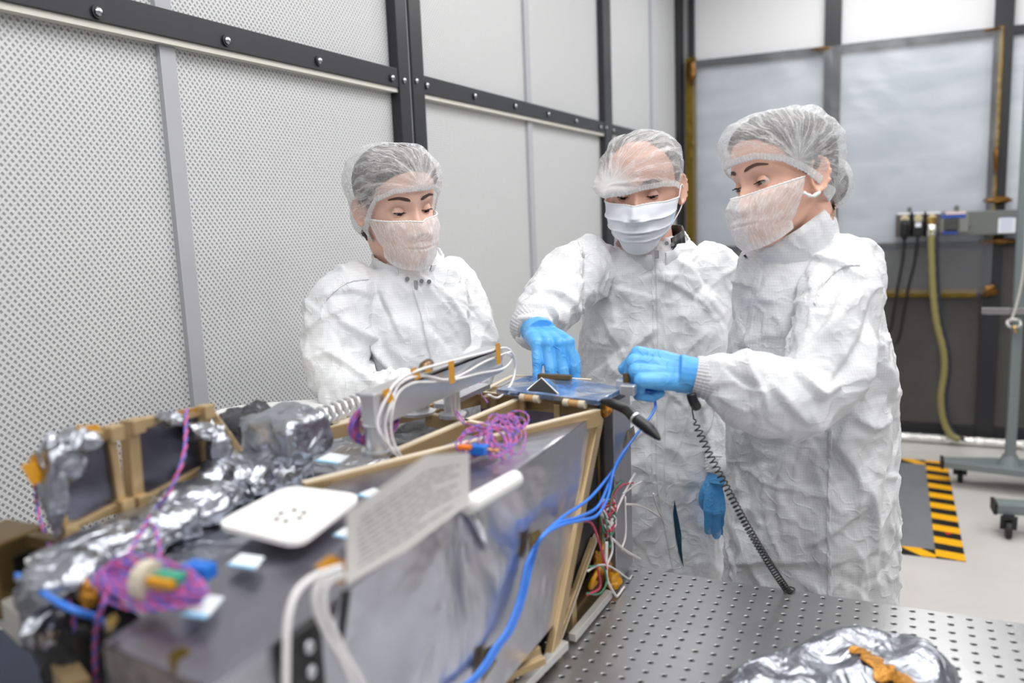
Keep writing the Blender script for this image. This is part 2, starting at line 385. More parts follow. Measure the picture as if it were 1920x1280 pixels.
# foil-wrapped hose
hz_ = [(1746, 430), (1746, 470), (1749, 540), (1755, 600), (1769, 660), (1770, 700), (1764, 740), (1767, 780), (1780, 812), (1798, 824)]
P = spline([W2(*q, .01) for q in hz_])
P[-6:, 2] = np.maximum(P[-6:, 2], .02)
MHOSE = M('hose_yellow', srgb(140, 132, 84), .35)
ho = thing('conduit_hose', 'yellowish braided conduit hose hanging from the third outlet to the floor', 'hose', P[-1]*[1, 1, 0])
R = .02+.0015*np.sin(np.arange(len(P))*2.2)
MB().tube(P, R, 12).build('hose_wall', MHOSE, ho, smooth=True)
MB().tube(P+[.028, .01, 0], .011, 8).build('cable', M('navy_cable', srgb(44, 52, 64), .4), ho, smooth=True)
MFOIL0 = M('foil_wrap', (.85, .84, .8), .16, 1.); t = NT(MFOIL0); t.N(t.bump(t.noise(55, 4, .5), .012))
c = W2(1746, 436); MB().tube([c+[0, 0, .09], c+[0, 0, .05]], .024, 12).build('brass_fitting', M('brass_fit', (.7, .45, .12), .3, 1), ho)
MB().tube([c+[0, 0, .05], c+[0, 0, 0], c+[0, 0, -.06]], [.026, .03, .022], 14).build('foil_wrap', MFOIL0, ho, smooth=True)
# foil wrapped hose along floor
P = np.array([ony(x, 822, YB-.17)*[1, 1, 0]+[0, 0, .03] for x in np.linspace(1660, 2020, 50)])
R = [.028+.008*noise.noise(Vector((i*.9, 0, 0))) for i in range(50)]
tag(MB().tube(P, R, 14).build('foil_hose', MFOIL0, smooth=True), 'crinkled foil-wrapped hose lying along the foot of the back wall', 'hose')
# ---- floor mat with hazard tape
def F0(x, y, z=0.): return onz(x, y, z)
# floor mat
mc = [F0(1560, 852), F0(1768, 872), F0(1828, 1056), F0(1560, 1015)]
xa, xb = -.2, (F0(1768, 872)[0]+F0(1820, 1045)[0])/2
ya, yb = F0(1800, 1052)[1], F0(1740, 864)[1]
xa = xb-1.1
m = M('grey_mat', srgb(112, 114, 118), .55); t = NT(m); t.C(t.mix(t.noise(14, 6), srgb(104, 106, 110), srgb(124, 126, 130))); 
MMAT = m
m = M('hazard_stripes', rough=.35); t = NT(m); o_ = t.xyz()
s_ = t.math('FRACT', t.math('MULTIPLY', t.math('ADD', o_[0], o_[1]), 1/.17)); t.C(t.mix(t.math('GREATER_THAN', s_, .5), srgb(244, 178, 10), srgb(22, 22, 22))); MHAZ = m
m = M('hazard_stripes_side', rough=.35); t = NT(m); o_ = t.xyz()
s_ = t.math('FRACT', t.math('MULTIPLY', t.math('ADD', t.math('MULTIPLY', o_[0], .2), o_[1]), 1/.155)); t.C(t.mix(t.math('GREATER_THAN', s_, .5), srgb(244, 178, 10), srgb(22, 22, 22))); MHAZ2 = m
mt = thing('floor_mat', 'grey rectangular floor mat edged with yellow and black hazard tape', 'floor mat', ((xa+xb)/2, (ya+yb)/2, 0))
MB().box((xa, ya, .0), (xb, yb, .003)).build('mat', MMAT, mt)
w_ = .11
MB().box((xa, ya-.0, .0), (xb-w_, ya+.085, .0045)).build('hazard_tape', MHAZ, mt)
MB().box((xa, yb-.085, .0), (xb-w_, yb, .0045)).build('hazard_tape', MHAZ, mt)
MB().box((xb-w_, ya, .0), (xb, yb, .0047)).build('hazard_tape', MHAZ2, mt)
MB().cyl((xb-.05, ya+.3, .0045), (xb-.05, ya+.3, .0055), .013, 12).build('red_dot', M('red_dot', (.6, .02, .02), .5), mt)
# ---- rolling stand at the right edge
MSG = M('stand_grey', srgb(118, 128, 128), .4); MRUB = M('rubber', srgb(30, 30, 30), .6)
cb = F0(1800, 905); c2 = F0(1890, 1008)
xs = 0; base = F0(1888, 905)
bp = F0(1893, 872, .13)
st = thing('rolling_stand', 'grey steel rolling stand on casters at the right edge of the photo', 'stand', (bp[0], bp[1], 0))
ptop = np.array([bp[0], bp[1], 2.3])
MB().bar(bp, ptop, .045, .06, up=(0, 1, 0)).build('post', MSG, st, bevel=.003)
b = MB(); b.tube([bp, bp+[0, 0, .06]], [.06, .03], 16); b.build('post_flange', MSG, st)
L0 = F0(1768, 862, .13)
pts = [(L0[0], L0[1]-.045), (bp[0]+.05, bp[1]-.1), (bp[0]+.6, bp[1]-.14), (bp[0]+.6, bp[1]+.16), (bp[0], bp[1]+.12), (L0[0], L0[1]+.045)]
MB().prism([(x, y, .10) for x, y in pts], (0, 0, .035)).build('base_plate', MSG, st, bevel=.003)
MB().box((L0[0]-.012, L0[1]-.05, .095), (L0[0]+.004, L0[1]+.05, .14)).build('end_cap', MRUB, st)
A = F0(1866, 944, .13); B = np.array([A[0]+.7, A[1]+.06, .12])
MB().bar((A[0], A[1], .12), B, .09, .045).build('front_beam', MSG, st, bevel=.003)
MB().bar((A[0]-.012, A[1]-.001, .12), (A[0]+.003, A[1], .12), .095, .05).build('end_cap', MRUB, st)
MB().bar((A[0]+.45, A[1]+.04, .12), (bp[0]+.35, bp[1], .12), .09, .045).build('side_beam', MSG, st, bevel=.003)
def caster(x, y, par):
    w = MB(); w.tube([(x-.012, y, .04), (x+.012, y, .04)], .04, 24); o = w.build('caster', MRUB, par, bevel=.004)
    b = MB(); b.bar((x-.018, y+.01, .035), (x-.018, y, .1), .004, .03, up=(1, 0, 0)); b.bar((x+.018, y+.01, .035), (x+.018, y, .1), .004, .03, up=(1, 0, 0)); b.box((x-.022, y-.02, .088), (x+.022, y+.03, .1)); b.build('fork', MBK, o)
caster(c2[0], c2[1], st); caster(cb[0], cb[1]+.02, st); caster(A[0]+.55, A[1]+.08, st)
a = ony(1840, 582, bp[1]-.04); 
cr = MB().box((a[0], bp[1]-.06, a[2]-.016), (a[0]+.7, bp[1]-.03, a[2]+.016)).build('cross_arm', MSTEEL, st, bevel=.002)
P = spline([ony(x, y, bp[1]-.09) for x, y in ((1925, 395), (1922, 470), (1917, 520), (1909, 560), (1900, 590), (1893, 604))])
cd = thing('hanging_cord', 'pale cord with a knotted loop hanging beside the grey stand post', 'cord', P[-1])
MB().tube(P, .006, 8).build('cord', M('pale_cord', srgb(196, 196, 190), .5), cd, smooth=True)
q = ony(1901, 606, bp[1]-.09)
MB().tube([q+[.028*math.cos(a), .012*math.sin(3*a), .02*math.sin(a)] for a in np.linspace(0, 4*PI, 40)], .007, 8).build('loop', M('clear_loop', srgb(200, 200, 196), .25), cd, smooth=True)
MB().tube([q+[-.0, 0, -.01], q+[.01, 0, -.045]], .009, 8).build('brass_hook', M('brass_hook', (.6, .42, .18), .3, 1), cd, smooth=True)
# ================================================================ OPTICAL TABLE
TZ = .88
h0 = onz(1191.7, 1070, TZ)
m = M('perforated_steel', (.42, .42, .425), .3, .85); t = NT(m)
geo = t.n('ShaderNodeNewGeometry').outputs['Position']; o_ = t.xyz(geo)
px_ = t.math('SUBTRACT', t.math('FRACT', t.math('ADD', t.math('MULTIPLY', t.math('SUBTRACT', o_[0], float(h0[0])), 1/.0254), 40.5)), .5)
py_ = t.math('SUBTRACT', t.math('FRACT', t.math('ADD', t.math('MULTIPLY', t.math('SUBTRACT', o_[1], float(h0[1])), 1/.0254), 80.5)), .5)
r_ = t.math('SQRT', t.math('ADD', t.math('MULTIPLY', px_, px_), t.math('MULTIPLY', py_, py_)))
hole = t.math('LESS_THAN', r_, .125)
nn = t.noise(2.5, 5, .6)
t.C(t.mix(hole, t.mix(nn, (.40, .40, .405), (.54, .54, .545)), (.004, .004, .004)))
t.set(t.b.inputs['Metallic'], t.math('MULTIPLY', t.math('SUBTRACT', 1., hole), .85))
t.set(t.b.inputs['Roughness'], t.math('ADD', t.ramp(t.noise(6, 6), .3, .7, .24, .34), t.math('MULTIPLY', hole, .4)))
n1 = t.bump(t.noise(900, 2), .00012, .6)
t.N(t.bump(t.ramp(r_, .1, .19), .0022, 1., n1)); MTABLE = m
tb = thing('optical_table', 'grey steel optical table with a grid of threaded holes under the spacecraft', 'table', (-.1, .75, 0))
MB().box((-1.02, .2, TZ-.06), (.95, 1.338, TZ)).build('perforated_top', MTABLE, tb, bevel=.002)
MB().box((-1.01, .21, TZ-.22), (.94, 1.328, TZ-.06)).build('table_core', MBLACK, tb)
for x in (-.85, .78):
    for y in (.35, 1.18): MB().box((x-.05, y-.05, 0), (x+.05, y+.05, TZ-.22)).build('leg', MBLACK, tb, bevel=.004)
# ================================================================ SPACECRAFT
def foil(name, col, rough=.26, bs=.006, sc=9, sc2=38):
    m = M(name, col, rough, 1.); t = NT(m)
    a = t.noise(sc, 3, 1.2); w = t.vor(sc*2.2, 'DISTANCE_TO_EDGE', t.n('ShaderNodeVectorMath', {0: t.obj(), 1: t.n('ShaderNodeTexNoise', {'Scale': 12.}).outputs['Color']}, operation='MULTIPLY_ADD').outputs[0])
    n1 = t.bump(a, bs*4, .8); n2 = t.bump(t.noise(sc2, 3, .8), bs*.35, .7, n1); t.N(n2); return m
MF = foil('silver_film', (.62, .615, .66), .31, .0055, 4, 20)
MFD = foil('deck_film', (.32, .315, .36), .34, .002, 5, 20)
MFC = foil('crinkled_foil', (.46, .48, .53), .33, .006, 16, 46)
MDK = M('cavity_shade', (.012, .012, .014), .5)  # near-black: shade of the hollow interior painted into the body solids
MBR = M('brass_anodised', srgb(190, 164, 122), .38, .5); MBRL = M('brass_light', srgb(228, 214, 190), .4, .2)
MBRD = M('brass_dark', srgb(112, 92, 58), .4, .6)
MAL = M('aluminium', (.72, .73, .75), .3, .8); MWT = M('white_plastic', srgb(238, 238, 236), .4)
MCOAX = M('white_coax', srgb(228, 226, 226), .35); MBLUC = M('blue_cable', srgb(55, 125, 225), .35)
XR, ZT = -.41, 1.2
sc = thing('spacecraft', 'foil-wrapped spacecraft with a gold truss top standing on the optical table', 'spacecraft', (-.62, .8, TZ))
def P3(p): return np.array(p, float)
# core body and sheets
core = [(-.425, .40), (-.425, 1.30), (-.80, 1.30), (-.88, 1.1), (-.88, .75), (-.60, .52), (-.52, .41)]
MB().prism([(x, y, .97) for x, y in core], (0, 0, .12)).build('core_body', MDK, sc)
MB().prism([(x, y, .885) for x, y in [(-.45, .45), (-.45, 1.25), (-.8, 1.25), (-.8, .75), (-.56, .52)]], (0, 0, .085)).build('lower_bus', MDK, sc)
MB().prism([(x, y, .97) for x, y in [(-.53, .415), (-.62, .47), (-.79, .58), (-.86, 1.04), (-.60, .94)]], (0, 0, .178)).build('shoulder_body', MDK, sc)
def sheet(name, c00, c10, c01, c11, n, m_, amp, mat, seed=0, f=7, nvec=None, thick=.0):
    """bilinear sheet between four corners with crumples along its normal"""
    c00, c10, c01, c11 = map(P3, (c00, c10, c01, c11)); nv = nrm(np.cross(c10-c00, c01-c00)) if nvec is None else nrm(nvec); G = []
    for i in range(m_+1):
        v = i/m_; row = []
        for j in range(n+1):
            u = j/n; p = (c00*(1-u)+c10*u)*(1-v)+(c01*(1-u)+c11*u)*v
            e = min(1, 8*min(u, 1-u, v, 1-v)+.15)
            h = noise.noise(Vector(p*f)+Vector((seed, 0, 0)))+.6*(1-abs(noise.noise(Vector(p*f*1.9)+Vector((0, seed, 0))))*3)*.4
            row.append(p+nv*amp*h*e)
        G.append(row)
    return MB().grid(G).build(name, mat, sc, smooth=True, fix=False)
# right side film (big face) : top edge along x=XR, bottom slightly lower towards the camera
sheet('side_film', (XR-.0, .385, .95), (XR-.004, 1.03, .935), (XR, .385, ZT-.008), (XR, 1.165, ZT-.01), 90, 40, .007, MF, 3, 6, (1, 0, 0))
sheet('front_film', (-.53, .40, .93), (XR, .385, .95), (-.53, .40, ZT-.008), (XR, .385, ZT-.008), 40, 40, .005, foil('shaded_film', (.32, .28, .27), .3), 5, 6, (0, -1, 0))  # film face in shadow, its brownish shade painted into the colour
# deck film : from the right edge inward
sheet('deck_film', (XR, .385, ZT-.009), (XR, 1.165, ZT-.009), (-.53, .40, ZT-.006), (-.60, .80, ZT-.006), 60, 30, .0035, MFD, 9, 9, (0, 0, 1))
sheet('deck_film', (-.50, .985, ZT-.012), (XR-.0, 1.165, ZT-.012), (XR+.001, .75, ZT-.008), (XR+.002, 1.16, ZT-.008), 40, 24, .004, MF, 4, 12, (0, 0, 1))
sheet('deck_film', (-.54, .46, ZT-.03), (-.60, .95, ZT-.03), (-.80, .56, ZT-.03), (-.86, 1.05, ZT-.03), 40, 30, .010, MFC, 2, 16, (0, 0, 1))
# truss floor inside bay
sheet('bay_film', (-.44, 1.20, 1.13), (-.66, 1.24, 1.13), (-.60, .80, 1.13), (-.80, .9, 1.13), 40, 30, .012, MFD, 7, 10, (0, 0, 1))
# rear panel on the right side
MB().box((-.418, 1.245, .887), (-.400, 1.338, 1.192)).build('side_panel', M('grey_film_panel', (.42, .42, .45), .32, .9), sc, bevel=.002)
MB().box((-.64, 1.25, .90), (-.42, 1.33, 1.19)).build('rear_bay', MFD, sc)
# truss members
def zt(x, y, z=ZT): return onz(x, y, z)
def beam(a, b, w=.011, h=.016, name='truss_beam', z=ZT, mat=MBR):
    a, b = P3(a), P3(b); a[2] = b[2] = z-h/2
    o = MB().bar(a, b, w, h).build(name, mat, sc, bevel=.0012)
    return o
A, B_ = zt(1122, 768), zt(568, 905)
def bigbeam(a, b, nm='truss_beam', w=.011, h=.022):
    o = beam(a, b, w, h, nm); dv = nrm(b-a)
    c = MB().bar(P3(a)+[0, 0, .0005], P3(b)+[0, 0, .0005], w*.85, .0018).build('top_edge', MBRL, o); return o  # paler strip paints the brightly lit top face onto the beam
bigbeam(A, B_, h=.024)
bigbeam(zt(1120, 759), zt(905, 735), h=.02); bigbeam(zt(1120, 772, ZT-.025), zt(900, 746, ZT-.025), h=.012)
bigbeam(zt(736, 846), zt(978, 745), w=.012, h=.02)
bigbeam(zt(802, 774), zt(948, 803), w=.01, h=.02)
bigbeam(zt(612, 800), zt(712, 766), w=.012, h=.02)
bigbeam(zt(800, 775), zt(850, 752), w=.008, h=.016)
bigbeam(zt(905, 735), zt(612, 800), w=.01, h=.02)
# rear frame round the open lid
R1, R2, R3, R4 = zt(905, 733, 1.21), zt(962, 704, 1.21), zt(1108, 712, 1.21), zt(1120, 757, 1.21)
for a, b in ((R1, R2), (R2, R3)): bigbeam(a, b, 'rear_frame', .01, .02)
# vertical dividers and hinges on the back rail
for x, y in ((980, 749), (1045, 757), (1108, 764), (925, 743)):
    p = zt(x, y); MB().box(p-[.005, .005, .035], p+[.005, .004, 0]).build('rail_post', MBR, sc, bevel=.001)
for x0, x1 in ((977, 1012), (1058, 1098)):
    a, b = zt(x0, 744+(x0-977)*.12, 1.207), zt(x1, 744+(x1-977)*.12, 1.207); h = MB()
    h.tube([a, a+(b-a)*.25], .0065, 14); h.tube([a+(b-a)*.72, b], .0065, 14); o = h.build('hinge', MBRL, sc, auto=40)
    MB().tube([a+(b-a)*.27, a+(b-a)*.7], .006, 14).build('hinge_barrel', M('copper_tan', srgb(214, 168, 112), .35, .3), o, auto=40)
# corner strut (leaning), second strut, rails
s0, s1 = onx(1122, 780, XR), onx(1031, 1238, XR-.004)
MB().bar(s0, s1, .012, .024, up=(0, 1, 0)).build('corner_strut', MBR, sc, bevel=.0015)
s2, s3 = onx(1112, 1010, XR-.01), onx(1040, 1212, XR-.008)
for k_, dd in enumerate((0, .016)):
    MB().bar(s2+[0, dd, 0], s3+[0, dd*.4, 0], .008, .009, up=(0, 1, 0)).build('lower_strut', (MBR, MBRL)[k_], sc, bevel=.001)
v0 = onx(1136, 785, XR-.006); v1 = onx(1140, 1000, XR-.006)
MB().bar(v0, v1, .008, .007, up=(0, 1, 0)).build('upright', MBR, sc, bevel=.001)
MB().bar(v0+[-.012, -.018, 0], v1+[-.012, -.018, -.08], .012, .010, up=(0, 1, 0)).build('upright', MBRD, sc, bevel=.001)
a, b = onz(1058, 1207, .9), onz(975, 1290, .9)
MB().bar(a, b+nrm(b-a)*.25, .014, .012).build('base_rail', M('pale_rail', srgb(205, 203, 200), .35, .3), sc, bevel=.001)
a2, b2 = onz(1142, 1112, .892), onz(1073, 1195, .892)
MB().bar(a2, b2, .012, .012).build('base_rail', M('pale_rail', srgb(205, 203, 200), .35, .3), sc, bevel=.001)
# base feet (arch plate between)
def arch(y0, y1, z1, x, name='arched_foot'):
    n = 14; w = y1-y0; out = [(x, y0, TZ), (x, y0, z1), (x, y1, z1), (x, y1, TZ), (x, y1-w*.22, TZ)]
    out += [(x, y0+w/2+w*.28*math.cos(a), TZ+(z1-TZ)*.45+w*.28*math.sin(a)) for a in np.linspace(0, PI, n)]+[(x, y0+w*.22, TZ)]
    return MB().prism(out, (-.012, 0, 0)).build(name, MBR, sc)
ya_, yb_ = a[1], b2[1]
arch(ya_-.002, yb_+.045, .945, XR-.006)
MB().box((-.44, yb_+.04, TZ), (-.418, 1.235, TZ+.03)).build('foot_block', MBRD, sc, bevel=.002)
arch(.80, .92, .93, XR-.03); arch(.62, .74, .93, XR-.03)
for (x, y, x2, y2) in ((905, 1262, 1010, 1215), (930, 1275, 1020, 1235)):
    MB().bar(onz(x, y, .92), onz(x2, y2, .93), .012, .01).build('lower_strut', MBR, sc, bevel=.001)
# kapton wrapped lump in the open bay
def crump(name, c, s, mat, par, seed=1, smooth=True): return link(name, crumple(c, s, seed=seed), mat, par, smooth=smooth)
MKAP = M('amber_film', srgb(182, 124, 36), .25, .35); t = NT(MKAP); t.N(t.bump(t.noise(60, 4, 1), .006))
kc = onx(1128, 1050, XR-.02); crump('amber_wrap', kc, (.02, .03, .045), MKAP, sc, 11)
kc = onx(1150, 1088, XR+.005); crump('amber_wrap', kc, (.012, .016, .012), MTAPE, sc, 12)
kc = onx(1138, 860, XR-.01); crump('amber_wrap', kc, (.008, .010, .03), MKAP, sc, 13)
kc = onx(1132, 768, XR+.004); crump('amber_wrap', kc, (.014, .012, .010), MKAP, sc, 14)
MB().tube(onx(1118, 1082, XR+.0)+.024*np.array([[.25*math.sin(a), math.cos(a), .6*math.sin(a)] for a in np.linspace(0, 5.2, 30)]), .004, 6).build('amber_loop', MTAPE, sc, smooth=True)
# twisted sensor wires red/green/white
WR, WG, WW = M('wire_red', srgb(196, 50, 90), .4), M('wire_green', srgb(60, 130, 100), .4), M('wire_white', srgb(226, 222, 220), .4)
wc = onx(1136, 975, XR+.012)
for i in range(16):
    m3 = (WR, WG, WW)[i % 3]; ph = rng.uniform(0, 6); rr = rng.uniform(.014, .026); oz = rng.uniform(-.018, .02); tl = rng.uniform(-.4, .4)
    pts = [wc+np.array([.006*math.sin(a*1.5+ph)+.004, rr*math.cos(a), oz+rr*.75*math.sin(a)+tl*rr*math.cos(a)+.002*math.sin(5*a+ph)]) for a in np.linspace(ph, ph+5, 26)]
    MB().tube(pts, .0016, 5).build('sensor_wire', m3, sc, smooth=True)
def wpl(pts, x=XR+.02):
    P = spline([onx(px, py, x if len(q) < 1 else q[0]) for px, py, *q in pts], 8); P[:, 2] = np.maximum(P[:, 2], TZ+.004); return P
for mat, r, pts in ((WW, .0021, ((1142, 985), (1148, 1030), (1138, 1060), (1140, 1090), (1160, 1125), (1171, 1143))),
                    (WW, .0021, ((1145, 980), (1170, 925), (1183, 900), (1190, 888))), (WW, .0018, ((1168, 925), (1190, 910), (1203, 903))),
                    (WW, .0021, ((1172, 945), (1195, 947), (1215, 955), (1238, 970))), (WW, .0018, ((1225, 925), (1232, 950), (1240, 968))),
                    (WW, .0024, ((1148, 1010), (1170, 1030), (1190, 1042), (1200, 1048))), (WW, .0018, ((1172, 930), (1173, 1000), (1165, 1030))),
                    (WR, .0016, ((1143, 970), (1150, 930), (1165, 910), (1187, 905))), (WG, .0016, ((1141, 972), (1148, 925), (1163, 905), (1165, 900))),
                    (WW, .0016, ((1102, 1070), (1120, 1060), (1145, 1062), (1185, 1090))), (WG, .0016, ((1100, 1112), (1125, 1112), (1137, 1090), (1130, 1062), (1105, 1062))),
                    (WR, .0018, ((1092, 975), (1112, 985), (1130, 1040), (1140, 1080))), (WR, .0016, ((1120, 1062), (1125, 1100), (1100, 1115))), (WW, .003, ((1137, 1015), (1136, 1050), (1137, 1052)))):
    MB().tube(wpl(pts), r, 6).build('sensor_wire', mat, sc, smooth=True)
# ---- lid (mirror-like panel being fitted)
m = M('blue_silver_film', srgb(120, 140, 175), .2, .8); t = NT(m)
t.C(t.mix(t.ramp(t.noise(9, 4, 2.2), .42, .6), srgb(132, 162, 208), srgb(216, 222, 230))); t.N(t.bump(t.noise(14, 3, 1.), .006)); MLID = m
q = [onz(*p, 1.214) for p in ((930, 731), (1122, 753), (1170, 728), (1052, 707), (985, 706))]
lid = thing('panel_lid', 'blue-silver film covered panel with a triangular flap held on top of the spacecraft end', 'panel', q[1]*[1, 1, 0]+[0, 0, 1.208])
MB().prism([p-[0, 0, .006] for p in q], (0, 0, .008)).build('panel', MLID, lid, bevel=.001)
fa_, fb_, fc_ = onz(988, 731, 1.2165), onz(1047, 738, 1.2165), onz(1016, 724, 1.2165)+[0, 0, .014]
fd_ = onz(1040, 712, 1.217)
MB().add([fa_, fc_, fd_, fb_, fa_-[0, 0, -.001]], [(0, 1, 2), (1, 3, 2)]).build('flap', MLID, lid, fix=False)
MB().tube([fa_, fc_, fb_], .0013, 6).build('flap_edge', MWT, lid)
MB().add([fa_, fb_, fc_], [(0, 1, 2)]).build('flap_opening', MBK, lid, fix=False)
e0, e1 = onz(1122, 756, 1.205), onz(1170, 731, 1.205)
MB().bar(e0+[0, 0, -.004], e1+[0, 0, -.004], .004, .014).build('edge_strip', M('dark_edge', (.05, .06, .08), .3, .5), lid)
for x, y in ((1170, 725), (1178, 735)):
    p = onz(x, y, 1.215); MB().box(p-[.012, .008, .004], p+[.012, .008, .012]).build('clamp_block', MAL, lid, bevel=.002)
p = onz(1175, 716, 1.225); MB().cyl(p, p+[0, 0, .014], .006, 12).build('clamp_screw', MBRD, lid)
# small bits pinched under the pointing hand
p = onz(1040, 708, 1.218); MB().box(p-[.03, .006, .002], p+[.03, .006, .006]).build('grip_tab', MBRD, lid, bevel=.001)
# ---- black handled tool
T_ = [at(1128, 752, 1.24), at(1150, 757, 1.23), at(1175, 768, 1.22), at(1190, 783, 1.2), at(1208, 797, 1.19), at(1225, 811, 1.18), at(1237, 824, 1.17)]
P = spline(T_, 6); n_ = len(P)
tl = thing('hand_tool', 'black curved-handle tool sticking out from under the panel lid', 'tool', P[0])
rr = np.interp(np.linspace(0, 1, n_), [0, .15, .5, .75, .93, 1], [.004, .0075, .0085, .0088, .005, .002])
MB().tube(P, rr, 14).build('handle', MBK, tl, smooth=True)
MB().tube(P[int(n_*.5):int(n_*.5)+2], .0094, 14).build('silver_band', MAL, tl)
# ---- aluminium handling bracket
XB = -.58
def bx(x, y, X=XB): return onx(x, y, X)
b00, b01, b10, b11 = bx(704, 735), bx(712, 792), bx(942, 652), bx(942, 704)
br = thing('lifting_bracket', 'aluminium channel bracket on round posts above the gold truss, cables taped along it', 'bracket', zt(720, 850))
yb0, yb1 = b00[1], b10[1]; zb1, zb0 = (b00[2]+b10[2])/2, (b01[2]+b11[2])/2
MB().box((XB-.005, yb0, zb0), (XB, yb1, zb1)).build('channel_web', MAL, br, bevel=.0008)
MB().box((XB-.03, yb0, zb1-.005), (XB, yb1, zb1)).build('channel_flange', MAL, br, bevel=.0008)
MB().box((XB-.022, yb0-.004, zb0-.0), (XB+.002, yb0+.03, zb1+.001)).build('end_block', MAL, br, bevel=.003)
for x, y in ((722, 852), (875, 783)):
    p = zt(x, y); p[0] = XB-.018
    MB().cyl(p+[0, 0, .0], (p[0], p[1], zb0+.01), .0155 if x < 800 else .0125, 24).build('post', MAL, br, auto=40)
    MB().cyl(p, p+[0, 0, .006], .021, 24).build('post_flange', MAL, br, auto=40)
p = bx(795, 690, XB-.02); 
MB().tube([p+[0, -.008, -.004], p+[0, .004, 0], p+[0, .016, .004]], [.006, .010, .008], 12).build('bolt', M('bronze_bolt', srgb(120, 96, 70), .3, .7), br, smooth=True)
MB().box(bx(835, 758, XB-.03)-[.0, 0, .0], bx(900, 735, XB-.05)+[0, 0, .008]).build('side_shelf', MAL, br)
p = zt(783, 775); MB().cyl(p, p+[0, 0, .03], .019, 20).build('round_boss', MAL, br, auto=40); MB().cyl(p, p+[0, 0, .004], .028, 20).build('boss_flange', MAL, br)
# white coax on the bracket
cx = thing('coax_cable', 'white cables taped along the aluminium bracket and looping down to the truss', 'cable', bx(745, 850))
for pts in (((760, 868), (735, 845), (722, 800), (730, 765), (745, 725), (770, 708), (800, 705), (835, 712), (870, 700), (905, 680), (940, 665), (957, 660)),
            ((780, 885), (755, 860), (735, 820), (735, 770), (748, 735), (775, 718), (810, 716), (850, 712), (900, 700), (945, 690), (960, 670), (950, 662)),
            ((745, 850), (718, 820), (708, 790), (725, 745), (745, 715), (785, 694), (850, 676), (905, 662), (945, 652), (962, 664), (966, 690), (958, 720), (935, 745), (915, 740))):
    P = spline([bx(x, y, XB+.004+.004*(i % 2)) for i, (x, y) in enumerate(pts)], 8); MB().tube(P, .0021, 8).build('cable_strand', MCOAX, cx, smooth=True)
# ---- tape patches (amber) : centre px, size px, plane
def patch(pts, plane, off=.001, th=.0006, par=None, mat=MTAPE, name='tape_patch'):
    if plane[0] == 'x': q = [onx(x, y, plane[1]+off) for x, y in pts]; o = (th, 0, 0)
    elif plane[0] == 'z': q = [onz(x, y, plane[1]+off) for x, y in pts]; o = (0, 0, th)
    else: q = [ony(x, y, plane[1]-off) for x, y in pts]; o = (0, -th, 0)
    return MB().prism(q, o).build(name, mat, par)
patch(((716, 733), (729, 727), (740, 750), (727, 757)), ('x', XB), .008, par=br)
patch(((768, 692), (780, 688), (790, 708), (778, 713)), ('x', XB), .008, par=br); patch(((796, 690), (806, 688), (808, 697), (797, 698)), ('x', XB), .008, par=br)
patch(((840, 678), (850, 675), (853, 716), (843, 721)), ('x', XB), .010, par=br); patch(((929, 645), (937, 643), (939, 681), (931, 684)), ('x', XB), .010, par=br)
patch(((500, 800), (530, 780), (556, 784), (538, 800)), ('z', 1.2), .02, par=sc)
patch(((898, 722), (905, 730), (898, 742)), ('z', 1.2), .004, par=sc)
patch(((590, 1062), (618, 1040), (650, 1052), (650, 1082), (638, 1098)), ('x', XR), .014, par=sc)
patch(((992, 1000), (1012, 992), (1015, 1008), (1003, 1050), (992, 1046)), ('x', XR), .008, par=sc, mat=MGOLD)
patch(((905, 1218), (925, 1208), (930, 1240), (903, 1280)), ('x', XR), .008, par=sc, mat=MGOLD)
patch(((318, 1222), (345, 1210), (362, 1222), (335, 1240), (330, 1262), (318, 1255)), ('y', .385), .01, par=sc, mat=MGOLD)
patch(((195, 1165), (215, 1150), (222, 1160), (205, 1190)), ('z', 1.2), .005, par=sc, mat=MGOLD)
patch(((1175, 808), (1188, 798), (1190, 812), (1178, 838), (1168, 840)), ('x', XR), .01, par=sc, mat=MGOLD)
patch(((1130, 935), (1142, 935), (1142, 970), (1130, 968)), ('x', XR), .006, par=sc, mat=MKAP)
# ---- blue cables
for i, (pts, lab) in enumerate(((((1222, 740), (1224, 765), (1205, 795), (1180, 826), (1160, 860), (1135, 895), (1100, 935), (1050, 970), (1014, 1004)), 'long blue cable running from the right hand down the spacecraft side'),
             (((1190, 815), (1165, 850), (1140, 905), (1118, 950), (1080, 970), (1045, 980), (1014, 1006)), 'blue cable sagging across the leaning gold strut, middle of three'),
             (((1195, 812), (1155, 870), (1140, 930), (1120, 965), (1090, 975), (1050, 985), (1015, 1008)), 'blue cable sagging across the leaning gold strut, lowest of three'))):
    X_ = XR+.018+.004*i
    tail = [(995, 1050), (985, 1090), (975, 1130), (955, 1180), (930, 1215), (905, 1255), (870, 1290)]
    P = spline([onx(x+(2-i)*2, y, X_) for x, y in pts]+[onx(x+(i-1)*5, y, XR+.012) for x, y in tail], 8)
    tag(MB().tube(P, .0024, 8).build('blue_cable', MBLUC, smooth=True), lab, 'cable', 'blue cables on the spacecraft side')
# ---- white leads hanging in front
for pts, lab in ((((640, 1062), (590, 1080), (556, 1110), (540, 1160), (537, 1220), (536, 1300)), 'white lead hanging straight down from the amber tape'),
                 (((640, 1070), (600, 1090), (590, 1130), (612, 1190), (640, 1235), (668, 1300)), 'white lead curving to the right below the amber tape'),
                 (((645, 1078), (612, 1095), (608, 1140), (630, 1190), (655, 1240), (688, 1300)), 'white lead nearest the paper sheet below the amber tape')):
    P = spline([onx(x, y, XR+.02+.0006*i*i) for i, (x, y) in enumerate(pts)], 8)
    tag(MB().tube(P, .0026, 10).build('white_lead', MCOAX, smooth=True), lab, 'cable', 'white leads below the amber tape')
